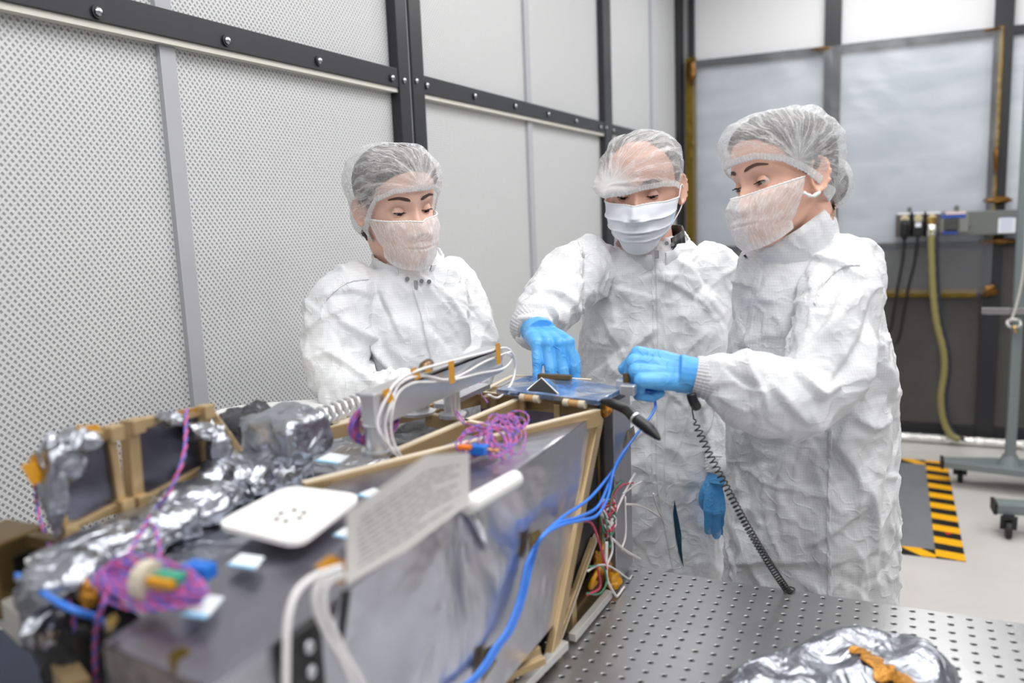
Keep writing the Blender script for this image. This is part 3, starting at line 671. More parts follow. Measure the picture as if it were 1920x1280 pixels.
# ---- paper sheet
XP = XR+.022
pp_ = [onx(x, y, XP) for x, y in ((650, 965), (790, 858), (880, 849), (879, 942), (780, 1015), (652, 1096))]
def paper(x0=650, x1=880):
    top = lambda x: np.interp(x, [650, 800, 880], [962, 852, 848]); bot = lambda x: np.interp(x, [650, 765, 878], [1096, 1030, 945]); G = []
    for u in np.linspace(0, 1, 30):
        x = x0+(x1-x0)*u; row = []
        for v in np.linspace(0, 1, 20):
            p = onx(x, top(x)*(1-v)+bot(x)*v, XP+.006*math.sin(3*u)*(1-v)+.012*(1-v)**2); row.append(p)
        G.append(row)
    return G
ps = thing('paper_sheet', 'curled white paper sheet with rows of faint typing leaning on the spacecraft side', 'paper', pp_[-1])
G = np.array(paper()); MB().grid(G).grid(G[::-1]-[.0006, 0, 0]).build('sheet', M('paper', srgb(236, 232, 228), .6), ps, smooth=True, fix=False)
b = MB()
for i in range(9):
    v0_ = .2+.078*i
    if v0_ > .95: break
    ln = (.92, .86, .93, .7, .9, .84, .92, .6, .88)[i]
    us = np.linspace(.09, ln, 46)
    for j in range(len(us)-1):
        if (j*7+i*5) % 6 == 0: continue
        def g(u, v):
            a, c = u*29, v*19; i0, j0 = min(int(a), 28), min(int(c), 18); fu, fv = a-i0, c-j0
            return (G[i0, j0]*(1-fu)+G[i0+1, j0]*fu)*(1-fv)+(G[i0, j0+1]*(1-fu)+G[i0+1, j0+1]*fu)*fv+[.0006, 0, 0]
        b.add([g(us[j], v0_+.0), g(us[j+1]-.003, v0_+.0), g(us[j+1]-.003, v0_+.020), g(us[j], v0_+.020)], [(0, 1, 2, 3)])
b.build('typed_lines', M('type_ink', srgb(140, 140, 144), .7), ps, fix=False)
# white foam roll
P = spline([onx(x, y, XR+.012) for x, y in ((876, 948), (905, 932), (940, 912), (966, 897))], 6)
tag(MB().tube(P, .0105, 14).build('foam_roll', MWT, smooth=True), 'short white foam roll lying along the foil edge behind the paper sheet', 'roll')
MB().tube([onx(886, 945, XR+.01), onx(905, 1000, XR+.006), onx(915, 1030, XR+.004)], [.006, .006, .004], 8).build('foil_crease', MF, sc, smooth=True)
# dark slit & connector in front
MB().prism([onx(x, y, XR+.004) for x, y in ((655, 1105), (640, 1108), (630, 1200), (642, 1200))], (.002, 0, 0)).build('slit', MBK, sc)
kk = onx(568, 1255, XR+.006); MB().box(kk-[.004, .02, .06], kk+[.006, .02, .035]).build('connector_plate', MBK, sc, bevel=.003)
for dz in (-.03, 0, .02): MB().ball(kk+[.008, .0, dz], (.003, .005, .005)).build('connector_pin', MAL, sc, smooth=True)
# ---- white plate with six dots
q = [onz(x, y, 1.205) for x, y in ((400, 992), (540, 918), (682, 936), (560, 1032))]
def roundpoly(q, r, n=6):
    out = []; N_ = len(q)
    for i in range(N_):
        a, b, c = q[i-1], q[i], q[(i+1) % N_]; p0 = b+nrm(a-b)*r; p1 = b+nrm(c-b)*r
        for t_ in np.linspace(0, 1, n): out.append(p0*(1-t_)**2+2*b*t_*(1-t_)+p1*t_*t_)
    return out
wp = thing('white_plate', 'white rounded plate with six small dark holes on the spacecraft deck', 'plate', q[0])
MB().prism(roundpoly(q, .022), (0, 0, .006)).build('plate', M('plate_white', srgb(240, 238, 236), .25), wp, bevel=.001)
for x, y in ((527, 962), (519, 973), (536, 977), (552, 956), (570, 961), (562, 971)):
    p = onz(x, y, 1.2112); MB().cyl(p-[0, 0, .0005], p+[0, 0, .0006], .0032, 12).build('hole', M('hole_brown', srgb(70, 58, 50), .5), wp)
# ---- label cards
for pts, lab in ((((425, 1062), (452, 1040), (496, 1046), (478, 1070)), 'white and blue card on the deck below the white plate'), (((340, 1156), (382, 1116), (420, 1122), (386, 1162)), 'white and blue card beside the purple wire bundle'),
                 (((624, 1006), (648, 990), (672, 996), (650, 1012)), 'small white and blue card beside the paper sheet'), (((668, 930), (700, 917), (730, 924), (705, 940)), 'white card between the white plate and the gold truss'),
                 (((590, 866), (618, 850), (656, 856), (634, 872)), 'pale card beside the foil-wrapped box')):
    q = [onz(x, y, 1.202) for x, y in pts]; o = thing('label_card', lab, 'card', q[0], 'label cards on the deck')
    MB().prism(q, (0, 0, .0015)).build('card', M('card_white', srgb(226, 232, 236), .5), o)
    e = q[0]*.85+q[1]*.15; f_ = q[3]*.85+q[2]*.15; MB().prism([q[0], q[3], f_, e], (0, 0, .0018)).build('blue_edge', M('card_blue', srgb(130, 190, 225), .5), o)
# ---- framed windows (left)
def vplane(pa, pb, z=ZT):
    a, b = onz(*pa, z), onz(*pb, z); n = nrm(np.cross(b-a, (0, 0, 1)))
    def f(x, y, off=0.):
        r = ray(x, y); return CAM+r*(np.dot(a+n*off-CAM, n)/np.dot(r, n))
    return f, n
def window(outer, inner, pa, pb, lab):
    f, n = vplane(pa, pb); 
    if np.dot(n, CAM-f(*pa)) < 0: n = -n
    o = thing('framed_panel', lab, 'panel', f(*pa), None)
    O = [f(*p) for p in outer]; I = [f(*p) for p in inner]; N_ = len(O); b = MB()
    for i in range(N_):
        j = (i+1) % N_; b.prism([O[i], O[j], I[j], I[i]], -n*.014)
    b.build('frame', MBR, o, bevel=.001)
    MB().prism([p-n*.006 for p in I], -n*.004).build('dark_film', M('dark_window_film', (.13, .13, .16), .3, .9), o)
    for i in range(N_):
        c = I[i]*.5+O[i]*.5+n*.001; MB().box(c-.008, c+.008).build('corner_block', MBR, o, bevel=.001)
    return o, f, n
w1, f1, n1 = window(((240, 790), (392, 762), (404, 880), (252, 948)), ((262, 806), (376, 780), (386, 872), (272, 932)), (252, 948), (404, 880), 'dark panel in gold frame, right of the upright pair, foil strap over its corner')
w2, f2, n2 = window(((74, 852), (216, 800), (240, 955), (118, 1002)), ((96, 866), (204, 822), (222, 942), (132, 986)), (118, 1002), (240, 955), 'dark panel in gold frame, left of the upright pair, crinkled foil down its edge')
MB().bar(f1(398, 775), f1(428, 860)+[.03, 0, 0], .006, .008).build('side_stay', MBR, w1)
for x, y, s, sd in ((355, 808, (.028, .012, .01), 3), (395, 850, (.014, .014, .03), 4), (300, 785, (.02, .01, .008), 8)): crump('foil_strap', f1(x, y)+n1*.012, s, MFC, w1, sd)
for x, y, s, sd in ((92, 905, (.012, .012, .045), 5), (115, 860, (.012, .02, .02), 6), (135, 825, (.02, .02, .012), 9)): crump('foil_edge', f2(x, y)+n2*.006, s, MFC, w2, sd)
patch(((140, 798), (185, 796), (188, 806), (150, 812)), ('x', f2(160, 803)[0]), .006, par=w2)
patch(((38, 872), (65, 862), (84, 900), (60, 910)), ('x', f2(60, 885)[0]), .006, par=w2); patch(((52, 858), (70, 852), (84, 895), (66, 880)), ('x', f2(60, 885)[0]), .004, par=w2, mat=MKAP)
patch(((310, 774), (370, 764), (372, 770), (312, 781)), ('x', f1(340, 772)[0]), .008, par=w1, mat=MKAP)
# foil wrapped forms on deck
for nm, pts, s, sd in (('foil_drape', (180, 1030), (.03, .06, .018), 21), ('foil_drape', (300, 985), (.035, .05, .02), 22), ('foil_drape', (360, 950), (.04, .05, .022), 23), ('foil_drape', (450, 895), (.045, .06, .03), 24),
                   ('foil_drape', (520, 880), (.035, .045, .03), 25), ('foil_drape', (130, 1075), (.03, .04, .02), 26), ('foil_drape', (240, 1010), (.04, .05, .016), 27)):
    p = onz(*pts, 1.19); crump(nm, p, s, MFC, sc, sd)
c = onz(560, 850, 1.2)
fb = MB().prism([onz(x, y, 1.2) for x, y in ((450, 855), (545, 885), (625, 845), (560, 815))], (0, 0, .055)).mesh(); fb.transform(Matrix.Identity(4))
fb = eval_mesh(fb, [('BEVEL', dict(width=.01, segments=2)), ('REMESH', dict(mode='VOXEL', voxel_size=.005))])
co = getco(fb); co = co+getno(fb)*(.006*nz(co, 30, 2)+.004*nz(co, 60, 5))[:, None]; setco(fb, co)
link('foil_box', fb, MFC, sc, smooth=True)
p = onz(478, 830, 1.2); crump('dark_dome', p+[-.02, .02, .02], (.04, .03, .025), M('dark_film2', (.12, .12, .13), .3, .8), sc, 31)
# brass unit at far left
q = onz(30, 1060, 1.16)
bu = MB().box(q+[-.05, -.03, -.045], q+[.015, .03, .035]).build('brass_unit', MBRD, sc, bevel=.003)
MB().box(q+[.012, -.012, -.01], q+[.018, .006, .016]).build('port', MBK, bu)
crump('foil_drape', onz(128, 975, 1.2), (.012, .012, .014), MFC, sc, 42)
# front-left lower structure
a, b = onz(0, 1085, 1.12), onz(75, 1190, 1.12)
MB().bar(a-[.1, .0, 0]+(a-b)*.6, b, .02, .035).build('lower_arm', M('arm_grey', srgb(176, 172, 166), .4), sc, bevel=.002)
MB().prism([onz(x, y, 1.0) for x, y in ((-200, 1180), (150, 1180), (230, 1330), (-200, 1600))], (0, 0, -.01)).build('blue_cover', M('navy_film', srgb(22, 36, 62), .25, .3), sc)
MB().bar(onz(60, 1010, 1.19), onz(190, 1035, 1.19)+[0, .0, 0], .012, .012).build('rail', MBRD, sc)
MB().bar(onz(50, 1055, 1.185), onz(110, 1035, 1.185), .01, .006).build('white_bar', MWT, sc, bevel=.001)
crump('foil_drape', onz(110, 1150, 1.14), (.035, .03, .05), MFD, sc, 51); crump('foil_drape', onz(150, 1230, 1.1), (.035, .03, .05), MDK, sc, 52)
crump('foil_drape', onz(85, 1170, 1.16), (.01, .02, .012), MFC, sc, 53); crump('amber_wrap', onz(165, 1115, 1.18), (.007, .006, .012), MKAP, sc, 54)
MB().bar(onz(105, 1235, 1.1), onz(150, 1300, 1.1), .02, .02).build('brass_corner', MBR, sc)
# ---- white tray with yellow placard behind
ty = thing('white_tray', 'white board with a yellow printed placard behind the gold frames', 'board', onz(500, 780, 1.15))
q = [onz(x, y, 1.15) for x, y in ((380, 830), (405, 775), (470, 764), (625, 753), (690, 800), (560, 860))]
MB().prism(roundpoly(q, .03), (0, 0, .008)).build('board', MWT, ty, bevel=.001)
q = [onz(x, y, 1.159) for x, y in ((408, 812), (412, 780), (470, 770), (530, 771), (510, 782))]
MB().prism(q, (0, 0, .001)).build('yellow_placard', M('placard_yellow', srgb(240, 205, 95), .5), ty)
b = MB()
for (xa_, ya_2, xb_, yb_2) in ((420, 786, 470, 776), (420, 792, 500, 778), (420, 798, 495, 784), (420, 804, 470, 794)):
    n_ = 9
    for i in range(n_):
        if i % 4 == 3: continue
        u, v = i/n_, (i+.85)/n_; f_ = lambda w_2, dy: onz(xa_+(xb_-xa_)*w_2, ya_2+(yb_2-ya_2)*w_2+dy, 1.1605)
        b.add([f_(u, 0), f_(v, 0), f_(v, 1.6), f_(u, 1.6)], [(0, 1, 2, 3)])
b.build('placard_print', M('placard_ink', srgb(170, 130, 50), .6), ty)
# ---- helical clear tie row
P = []
for i in range(260):
    u = i/259; c = onz(600, 782, 1.215)*(1-u)+onz(706, 742, 1.215)*u; a = u*2*PI*9
    P.append(c+np.array([.013*math.cos(a), 0, .013*math.sin(a)]))
tag(MB().tube(P, .003, 6).build('spiral_wrap', M('clear_spiral', srgb(214, 214, 214), .15, .3), smooth=True), 'clear spiral wrap standing behind the aluminium bracket post', 'spiral wrap')
# ---- purple / pink twisted wires
WP, WB = M('wire_pink', srgb(208, 96, 150), .4), M('wire_blue', srgb(112, 104, 196), .4)
def twist(P, parent=None, name='wire', r=.0010, pitch=.02):
    P = np.array(P); L = np.concatenate([[0], np.cumsum(np.linalg.norm(np.diff(P, axis=0), axis=1))])
    n = max(8, int(L[-1]/.0022)); s_ = np.linspace(0, L[-1], n); Q = np.stack([np.interp(s_, L, P[:, k]) for k in range(3)], 1)
    T = np.gradient(Q, axis=0); T /= np.linalg.norm(T, axis=1)[:, None]+1e-9; u = np.cross(T, (.31, .1, .94)); u /= np.linalg.norm(u, axis=1)[:, None]+1e-9; w = np.cross(T, u)
    a = s_/pitch*2*PI; b = MB()
    for k, sgn in ((0, 1), (1, -1)): b.tube(Q+sgn*r*.9*(u*np.cos(a)[:, None]+w*np.sin(a)[:, None]), r, 5, k, caps=False)
    return b.build(name, [WP, WB], parent, smooth=True, fix=False)
def strand(c, ax, ay, az, turns, jit, seed, n=60):
    r2 = np.random.default_rng(seed); ph = r2.uniform(0, 6); P = []; k1, k2 = r2.uniform(.6, 1.1, 2)
    for i in range(int(n*turns)):
        a = 2*PI*i/n+ph; s_ = 1+jit*math.sin(a*.37+ph*3)
        P.append(P3(c)+P3(ax)*math.cos(a)*s_*k1+P3(ay)*math.sin(a)*s_*k2+P3(az)*math.sin(a*.9+ph)); 
    return P
# bundle 1 : long flattened coil with tie
c1 = onz(282, 1098, 1.215); ax = (onz(372, 1118, 1.215)-onz(185, 1080, 1.215))/2; ay = np.array([.0, .014, .012])
w = thing('wire_bundle', 'purple and pink wire coil tied in the middle on the deck at lower left', 'wire bundle', c1-[0, 0, .015], 'purple wire bundles')
for i in range(16): twist(strand(c1+[0, 0, .002*(i % 3)], ax, ay*(.5+.15*(i % 5)), (0, .002, .004), 1.3, .12, 60+i), w)
tc = c1+[0, 0, .004]; MB().tube([tc-nrm(ax)*.006, tc+nrm(ax)*.006], .017, 14).build('cable_tie', M('tie_cream', srgb(205, 196, 178), .5), w, smooth=False)
k2 = onz(374, 1070, 1.215); MB().box(k2-[.013, .008, .006], k2+[.013, .008, .007]).build('blue_connector', M('conn_blue', srgb(20, 105, 200), .35), w, bevel=.002)
k2 = onz(320, 1082, 1.225); MB().box(k2-[.013, .006, .004], k2+[.013, .006, .004]).build('green_connector', M('conn_green', srgb(50, 150, 120), .4), w, bevel=.001); MB().box(k2-[.014, .012, .004], k2+[.012, -.006, .002]).build('yellow_wire_block', MTAPE, w)
# bundle 2 : ring behind post
c2_ = bx(704, 792, XB-.03); w = thing('wire_bundle', 'purple wire ring hanging behind the near bracket post', 'wire bundle', c2_-[0, 0, .03], 'purple wire bundles')
for i in range(10): twist(strand(c2_, (.01, .04, 0), (0, .0, .028), (.004, 0, .002), 1.3, .05, 80+i), w, r=.0009)
# bundle 3 : loose knot on truss
c3 = onz(945, 800, 1.2); w = thing('wire_bundle', 'loose pink and purple wire tangle draped over the gold truss', 'wire bundle', c3-[0, 0, .01], 'purple wire bundles')
for i in range(7): twist(strand(onz(938, 820, 1.215), (.012, .02, .0), (-.01, .012, .02), (0, .01, .006), 1.5, .3, 100+i), w, r=.0008)
for i in range(4): twist(strand(onz(965, 790, 1.215), (.016, .014, .0), (-.005, .022, .012), (0, .01, .006), 1.2, .3, 120+i), w, r=.0008)
for i in range(4): twist(strand(onz(892, 830, 1.21), (.012, .025, .0), (-.006, .01, .016), (0, .01, .004), 1.2, .3, 130+i), w, r=.0008)
for pts in (((960, 780), (985, 810), (975, 850), (950, 845)), ((925, 840), (890, 800), (865, 790), (850, 760)), ((905, 690), (900, 730), (915, 755)), ((845, 700), (848, 750), (870, 790))): twist(spline([onz(x, y, 1.21) for x, y in pts], 8), w, r=.0008)
k3 = onz(897, 845, 1.205); o = MB().box(k3-[.012, .008, .004], k3+[.012, .008, .008]).build('blue_connector', M('conn_blue', srgb(20, 105, 200), .35), w, bevel=.002)
MB().tube([k3+[.01, .004, .002], k3+[.026, .006, .001]], .0026, 8).build('copper_pin', M('copper_pin', (.8, .42, .2), .3, 1), w)
MB().box(onz(872, 838, 1.212)-[.008, .005, .002], onz(872, 838, 1.212)+[.008, .005, .002]).build('orange_tip', M('orange_tip', srgb(235, 120, 20), .4), w)
# long single twisted wires
for pts, lab in (((((350, 768, 1.29), (345, 850, 1.26), (318, 920, 1.23), (288, 960, 1.21), (255, 1015, 1.21), (220, 1085, 1.21), (190, 1140, 1.2), (178, 1200, 1.16), (180, 1290, 1.08))), 'twisted red-blue wire trailing over the right framed panel to the near deck corner'),
                 ((((65, 900, 1.24), (72, 960, 1.2), (100, 1040, 1.19), (125, 1110, 1.18), (140, 1180, 1.14), (150, 1240, 1.1), (175, 1300, 1.06))), 'twisted red-blue wire dropping from the left framed panel at the photo edge'),
                 ((((290, 985, 1.21), (300, 1040, 1.21), (270, 1080, 1.21))), 'short twisted wire entering the tied wire coil')):
    o = twist(spline([onz(*p) for p in pts], 10), None, 'twisted_wire', .0013, .03); tag(o, lab, 'wire')
tag(MB().tube(spline([onz(*p) for p in ((32, 1078, 1.19), (70, 1105, 1.19), (130, 1140, 1.19), (185, 1160, 1.17), (212, 1190, 1.14), (205, 1230, 1.1), (190, 1290, 1.05))], 8), .003, 8).build('blue_cable', MBLUC, smooth=True), 'blue cable crossing the lower left corner of the deck', 'cable')
# ---- crumpled foil package on the table
G = []
pk = [onz(x, y, TZ+.0) for x, y in ((1330, 1300), (1590, 1212), (1700, 1208), (1800, 1262), (1800, 1420), (1300, 1420))]
c = sum(pk)/6; fp = MB(); 
fp.rings([[p for p in pk], [c+(p-c)*.97+[0, 0, .012] for p in pk], [c+(p-c)*.8+[0, 0, .03] for p in pk], [c+(p-c)*.35+[0, 0, .030] for p in pk]])
fme = eval_mesh(fp.mesh(), [('REMESH', dict(mode='VOXEL', voxel_size=.0045)), ('SMOOTH', dict(factor=.5, iterations=6))])
co = getco(fme); rdg = 1-np.abs(nz(co, 14, 3))*2.4; co = co+getno(fme)*(.010*rdg+.006*nz(co, 12, 1)+.0012*(1-np.abs(nz(co, 34, 8))*2.5))[:, None]; co[:, 2] = np.maximum(co[:, 2], TZ+.001); setco(fme, co)
pg = thing('foil_package', 'crumpled silver foil package sealed with amber tape on the table in the foreground', 'package', c)
link('foil_wrap', fme, MFC, pg, smooth=True)
bv = bvhtree.BVHTree.FromPolygons([tuple(v) for v in co], [tuple(p.vertices) for p in fme.polygons]) if False else None
tp = [onz(x, y, TZ+.045) for x, y in ((1608, 1208), (1632, 1228), (1660, 1250), (1700, 1268), (1730, 1290))]
S = spline(tp, 10); G = []
for i, p in enumerate(S):
    d_ = nrm(np.cross(S[min(i+1, len(S)-1)]-S[max(i-1, 0)], (0, 0, 1))); row = []
    for j in np.linspace(-1, 1, 7):
        qx = p+d_*j*(.012+.004*math.sin(i*.7)); 
        k_ = np.argmin(((co[:, :2]-qx[:2])**2).sum(1)-(co[:, 2]*.0005)); row.append((qx[0], qx[1], co[k_, 2]+.003+.002*noise.noise(Vector((i*.6, j*2, 0)))))
    G.append(row)
MB().grid(G).build('amber_tape', MKAP, pg, smooth=True, fix=False)
# ================================================================ PEOPLE
def skin_mat(name, col, rough=.45):
    m = M(name, col, rough); t = NT(m); b = t.b
    b.inputs['Subsurface Weight'].default_value = .12; b.inputs['Subsurface Radius'].default_value = (.02, .008, .004); b.inputs['Subsurface Scale'].default_value = .35
    t.C(t.mix(t.ramp(t.noise(40, 4), .3, .7), tuple(c*.92 for c in col), tuple(min(1, c*1.06) for c in col))); return m
def gown_mat():
    m = M('white_gown', srgb(238, 239, 241), .62); t = NT(m)
    o_ = t.xyz()
    def ln(s): return t.ramp(t.math('PINGPONG', t.math('MULTIPLY', s, 1/.0052), .5), 0., .12, 1., 0.)
    w = t.math('ADD', o_[0], t.math('MULTIPLY', o_[1], .8))
    g = t.math('MAXIMUM', ln(w), ln(o_[2])); 
    t.C(t.mix(t.math('MULTIPLY', g, .3), srgb(229, 230, 232), srgb(180, 184, 190)))
    # crumples: warped ridges at three sizes
    wv = t.n('ShaderNodeVectorMath', {0: t.obj(), 1: t.n('ShaderNodeTexNoise', {'Vector': t.obj(), 'Scale': 5., 'Detail': 3.}).outputs['Color']}, operation='MULTIPLY_ADD'); wv.inputs[1].default_value = (1, 1, 1)
    def warp(k, sc=5.):
        nn = t.n('ShaderNodeTexNoise', {'Vector': t.obj(), 'Scale': sc, 'Detail': 3.}).outputs['Color']
        sm = t.n('ShaderNodeVectorMath', {0: nn, 'Scale': k}, operation='SCALE').outputs[0]
        return t.n('ShaderNodeVectorMath', {0: t.obj(), 1: sm}, operation='ADD').outputs[0]
    def rdg(sc, wd, k, ws, det=1.): return t.ramp(t.math('ABSOLUTE', t.math('SUBTRACT', t.noise(sc, det, .4, .5, warp(k, ws)), .5)), 0., wd, 1., 0.)
    f1 = t.n('ShaderNodeTexVoronoi', {'Vector': warp(.12, 4.), 'Scale': 11.}, feature='SMOOTH_F1').outputs['Distance']
    b1 = t.bump(f1, .016, .8); b2 = t.bump(rdg(7, .06, .04, 6.), .003, .55, b1); b3 = t.bump(rdg(26, .07, .012, 12., 1.), .0011, .6, b2); b5 = t.bump(t.noise(60, 3, .8), .0016, .6, b3); b4 = t.bump(g, .0004, .4, b5); t.N(b4)
    t.b.inputs['Sheen Weight'].default_value = .05
    return m
MGOWN = gown_mat()
m = M('glove_blue', srgb(80, 168, 236), .42); t = NT(m)
t.C(t.mix(t.ramp(t.noise(30, 4), .3, .7), srgb(72, 160, 232), srgb(104, 184, 242)))
n1 = t.bump(t.ramp(t.math('ABSOLUTE', t.math('SUBTRACT', t.noise(30, 1, 1.), .5)), 0., .06, 1., 0.), .0013, .5, t.bump(t.noise(60, 3, .8), .0014, .5)); t.N(n1); MGLV = m
MCUFF = M('knit_cuff', srgb(204, 204, 208), .8); t = NT(MCUFF)
def veil(name, base, fib, pleat, k1=14., fine=260., col=(.9, .91, .92)):
    m = bpy.data.materials.new(name); m.use_nodes = True; t = NT(m); nt = m.node_tree; nt.nodes.remove(t.b)
    tr = t.n('ShaderNodeBsdfTransparent'); df = t.n('ShaderNodeBsdfDiffuse', {'Color': (*col, 1)}); tl = t.n('ShaderNodeBsdfTranslucent', {'Color': (*col, 1)})
    a = t.n('ShaderNodeMixShader', {0: .35}); nt.links.new(df.outputs[0], a.inputs[1]); nt.links.new(tl.outputs[0], a.inputs[2])
    ga, gr = t.attr('ga'), t.attr('gr')
    wob = t.math('MULTIPLY', t.noise(18, 3), .35)
    v = t.comb(t.math('MULTIPLY', t.math('ADD', ga, wob), k1), t.math('MULTIPLY', gr, 9.), 0.)
    n1 = t.noise(1.0, 3, .3, .6, v)
    rd = t.ramp(t.math('ABSOLUTE', t.math('SUBTRACT', n1, .5)), 0., .045, 1., 0.)
    v2 = t.comb(t.math('MULTIPLY', t.math('ADD', ga, wob), k1*2.2), t.math('MULTIPLY', gr, 20.), 3.)
    rd2 = t.ramp(t.math('ABSOLUTE', t.math('SUBTRACT', t.noise(1.0, 2, .3, .5, v2), .5)), 0., .03, .6, 0.)
    cr = t.ramp(t.vor(70, 'DISTANCE_TO_EDGE'), 0., .05, .45, 0.)
    fb = t.math('SUBTRACT', t.noise(fine, 2, 3.0, .6), .5)
    al = t.math('ADD', base, t.math('MULTIPLY', fb, fib)); al = t.math('ADD', al, t.math('MULTIPLY', t.math('MAXIMUM', rd, rd2), pleat))
    al = t.math('ADD', al, t.math('MULTIPLY', cr, pleat*.5))
    al = t.math('ADD', al, t.attr('dens')); al = t.math('MINIMUM', t.math('MAXIMUM', al, .05), .97)
    mx = t.n('ShaderNodeMixShader', {0: al}); nt.links.new(tr.outputs[0], mx.inputs[1]); nt.links.new(a.outputs[0], mx.inputs[2])
    nt.links.new(mx.outputs[0], nt.nodes['Material Output'].inputs[0]); return m
MNET = veil('hairnet_fabric', .30, .75, .42, 5.); MVEIL = veil('sheer_mask_fabric', .47, .45, .32, 3.)
MMASK = M('mask_fabric', srgb(222, 226, 234), .7)
MSTR = M('elastic', srgb(240, 240, 240), .7)
MBAND = veil('elastic_fabric', .72, .5, .2)
def hair_mat(name, col):
    m = M(name, col, .5); t = NT(m); mp = t.n('ShaderNodeMapping', {'Vector': t.obj(), 'Scale': (1, 1, .25)}).outputs[0]
    n = t.noise(160, 4, 1., vec=mp); t.C(t.mix(t.ramp(n, .3, .7), tuple(c*.45 for c in col), tuple(c*1.5 for c in col))); t.N(t.bump(n, .003)); return m
MLIP = M('lips', srgb(196, 120, 112), .4); MLASH = M('lash', (.012, .008, .006), .6)
# ---------- head profile (metres, face towards -Y, origin between the eyes' level and head centre)
_z = [-.118, -.112, -.10, -.085, -.07, -.045, -.02, 0, .025, .05, .075, .095, .108, .115, .118]
_w = [.004, .022, .036, .049, .057, .064, .069, .071, .074, .0755, .071, .057, .040, .022, .004]
_f = [.060, .078, .087, .088, .087, .087, .087, .085, .089, .088, .080, .065, .045, .024, .004]
_b = [-.045, -.025, .0, .022, .045, .072, .088, .096, .101, .102, .094, .076, .054, .028, .004]
def head_pt(z, a, off=0., feat=True):
    """a: 0 front, +pi/2 = +x side; returns local xyz"""
    w, f, b = np.interp(z, _z, _w), np.interp(z, _z, _f), np.interp(z, _z, _b)
    c, s = math.cos(a), math.sin(a); e = .9
    x = (w)*math.copysign(abs(s)**e, s)
    yc = (f-b)/2; ry = (f+b)/2          # ellipse centre forward
    y = -(yc+ry*math.copysign(abs(c)**e, c))
    p = np.array([x, y, z]); 
    if feat and c > 0:
        G = lambda v, m_, s_: math.exp(-((v-m_)/s_)**2); X = abs(x); d = 0
        if -.062 < z < .035:
            nzv = np.interp(z, [-.056, -.047, -.037, -.012, .012, .028], [0, .010, .022, .013, .004, 0]); sg = np.interp(z, [-.05, -.035, 0, .02], [.0125, .0105, .0075, .011]); d += nzv*G(x, 0, sg)
            d += .0085*G(X, .0145, .006)*G(z, -.044, .008)
        d -= .0105*G(X, .031, .017)*G(z, .000, .0125); d += .0035*G(X, .030, .022)*G(z, .021, .008)
        d += .004*G(X, .042, .018)*G(z, -.034, .02)
        d += .0055*G(x, 0, .019)*G(z, -.0665, .005)+.0065*G(x, 0, .016)*G(z, -.077, .0055)-.004*G(X, 0, .022)*G(z, -.0715, .0022)-.003*G(x, 0, .02)*G(z, -.087, .005)
        d += .005*G(x, 0, .02)*G(z, -.104, .012); d -= .003*G(x, 0, .004)*G(z, -.057, .005)
        p[1] -= d
    if off:
        # outward in-plane and up
        k = np.array([x/(w+1e-6)*.9, (y+yc)/(ry+1e-6)*.9, np.interp(z, [-.118, -.08, .04, .118], [-.7, -.15, .2, 1.0])]); k /= np.linalg.norm(k)+1e-9; p = p+k*off
    return p
class Head:
    def __init__(s, pos, yaw, pitch, roll, sc=1.):
        """yaw: facing, degrees from -Y towards +X; pitch down positive; roll"""
        ya, pi_, ro = map(math.radians, (yaw, pitch, roll))
        s.R = np.array(Matrix.Rotation(ya, 3, 'Z') @ Matrix.Rotation(pi_, 3, 'X') @ Matrix.Rotation(ro, 3, 'Y')); s.p = np.array(pos, float); s.sc = sc
    def W(s, L): return (np.asarray(L)*s.sc) @ s.R.T + s.p
def head_shape(mb, H, shape=1.):
    zs = np.concatenate([np.linspace(-.118, -.1, 8, endpoint=False), np.linspace(-.1, .1, 90, endpoint=False), np.linspace(.1, .118, 10)])
    A = np.linspace(-PI, PI, 140, endpoint=False); A = A-.35*np.sin(A)  # denser at the front
    mb.rings([H.W([head_pt(z, a) for a in A]) for z in zs])
def ear(mb, H, side):
    for k in range(1):
        c = np.array([side*.072, .012, -.008])
        n = 26; R = []
        for r, dx in ((.0, .004), (.55, .004), (.8, .007), (.95, .0115), (1.08, .010), (1.0, .003), (.7, -.004), (.45, -.012)):
            ring = []
            for a in np.linspace(0, 2*PI, n, endpoint=False):
                ry, rz = .0175*(1+.12*math.sin(a)), .032
                y = math.cos(a)*ry*max(r, .02)+.005*math.sin(a)*r; z = math.sin(a)*rz*max(r, .02)
                out = dx+(.012 if math.cos(a) > 0 else .0)*r*max(0, math.cos(a))
                ring.append(c+np.array([side*out, y, z]))
            R.append(H.W(ring))
        mb.rings(R)
def tube_sdf(mb, pts, radii, seg=16, flat=1., up=None, n=5):
    P = spline(pts, n); rr = np.interp(np.linspace(0, 1, len(P)), np.linspace(0, 1, len(radii)), radii); mb.tube(P, rr, seg); mb.ball(P[0], rr[0]*.98, 14, 9); mb.ball(P[-1], rr[-1]*.98, 14, 9)
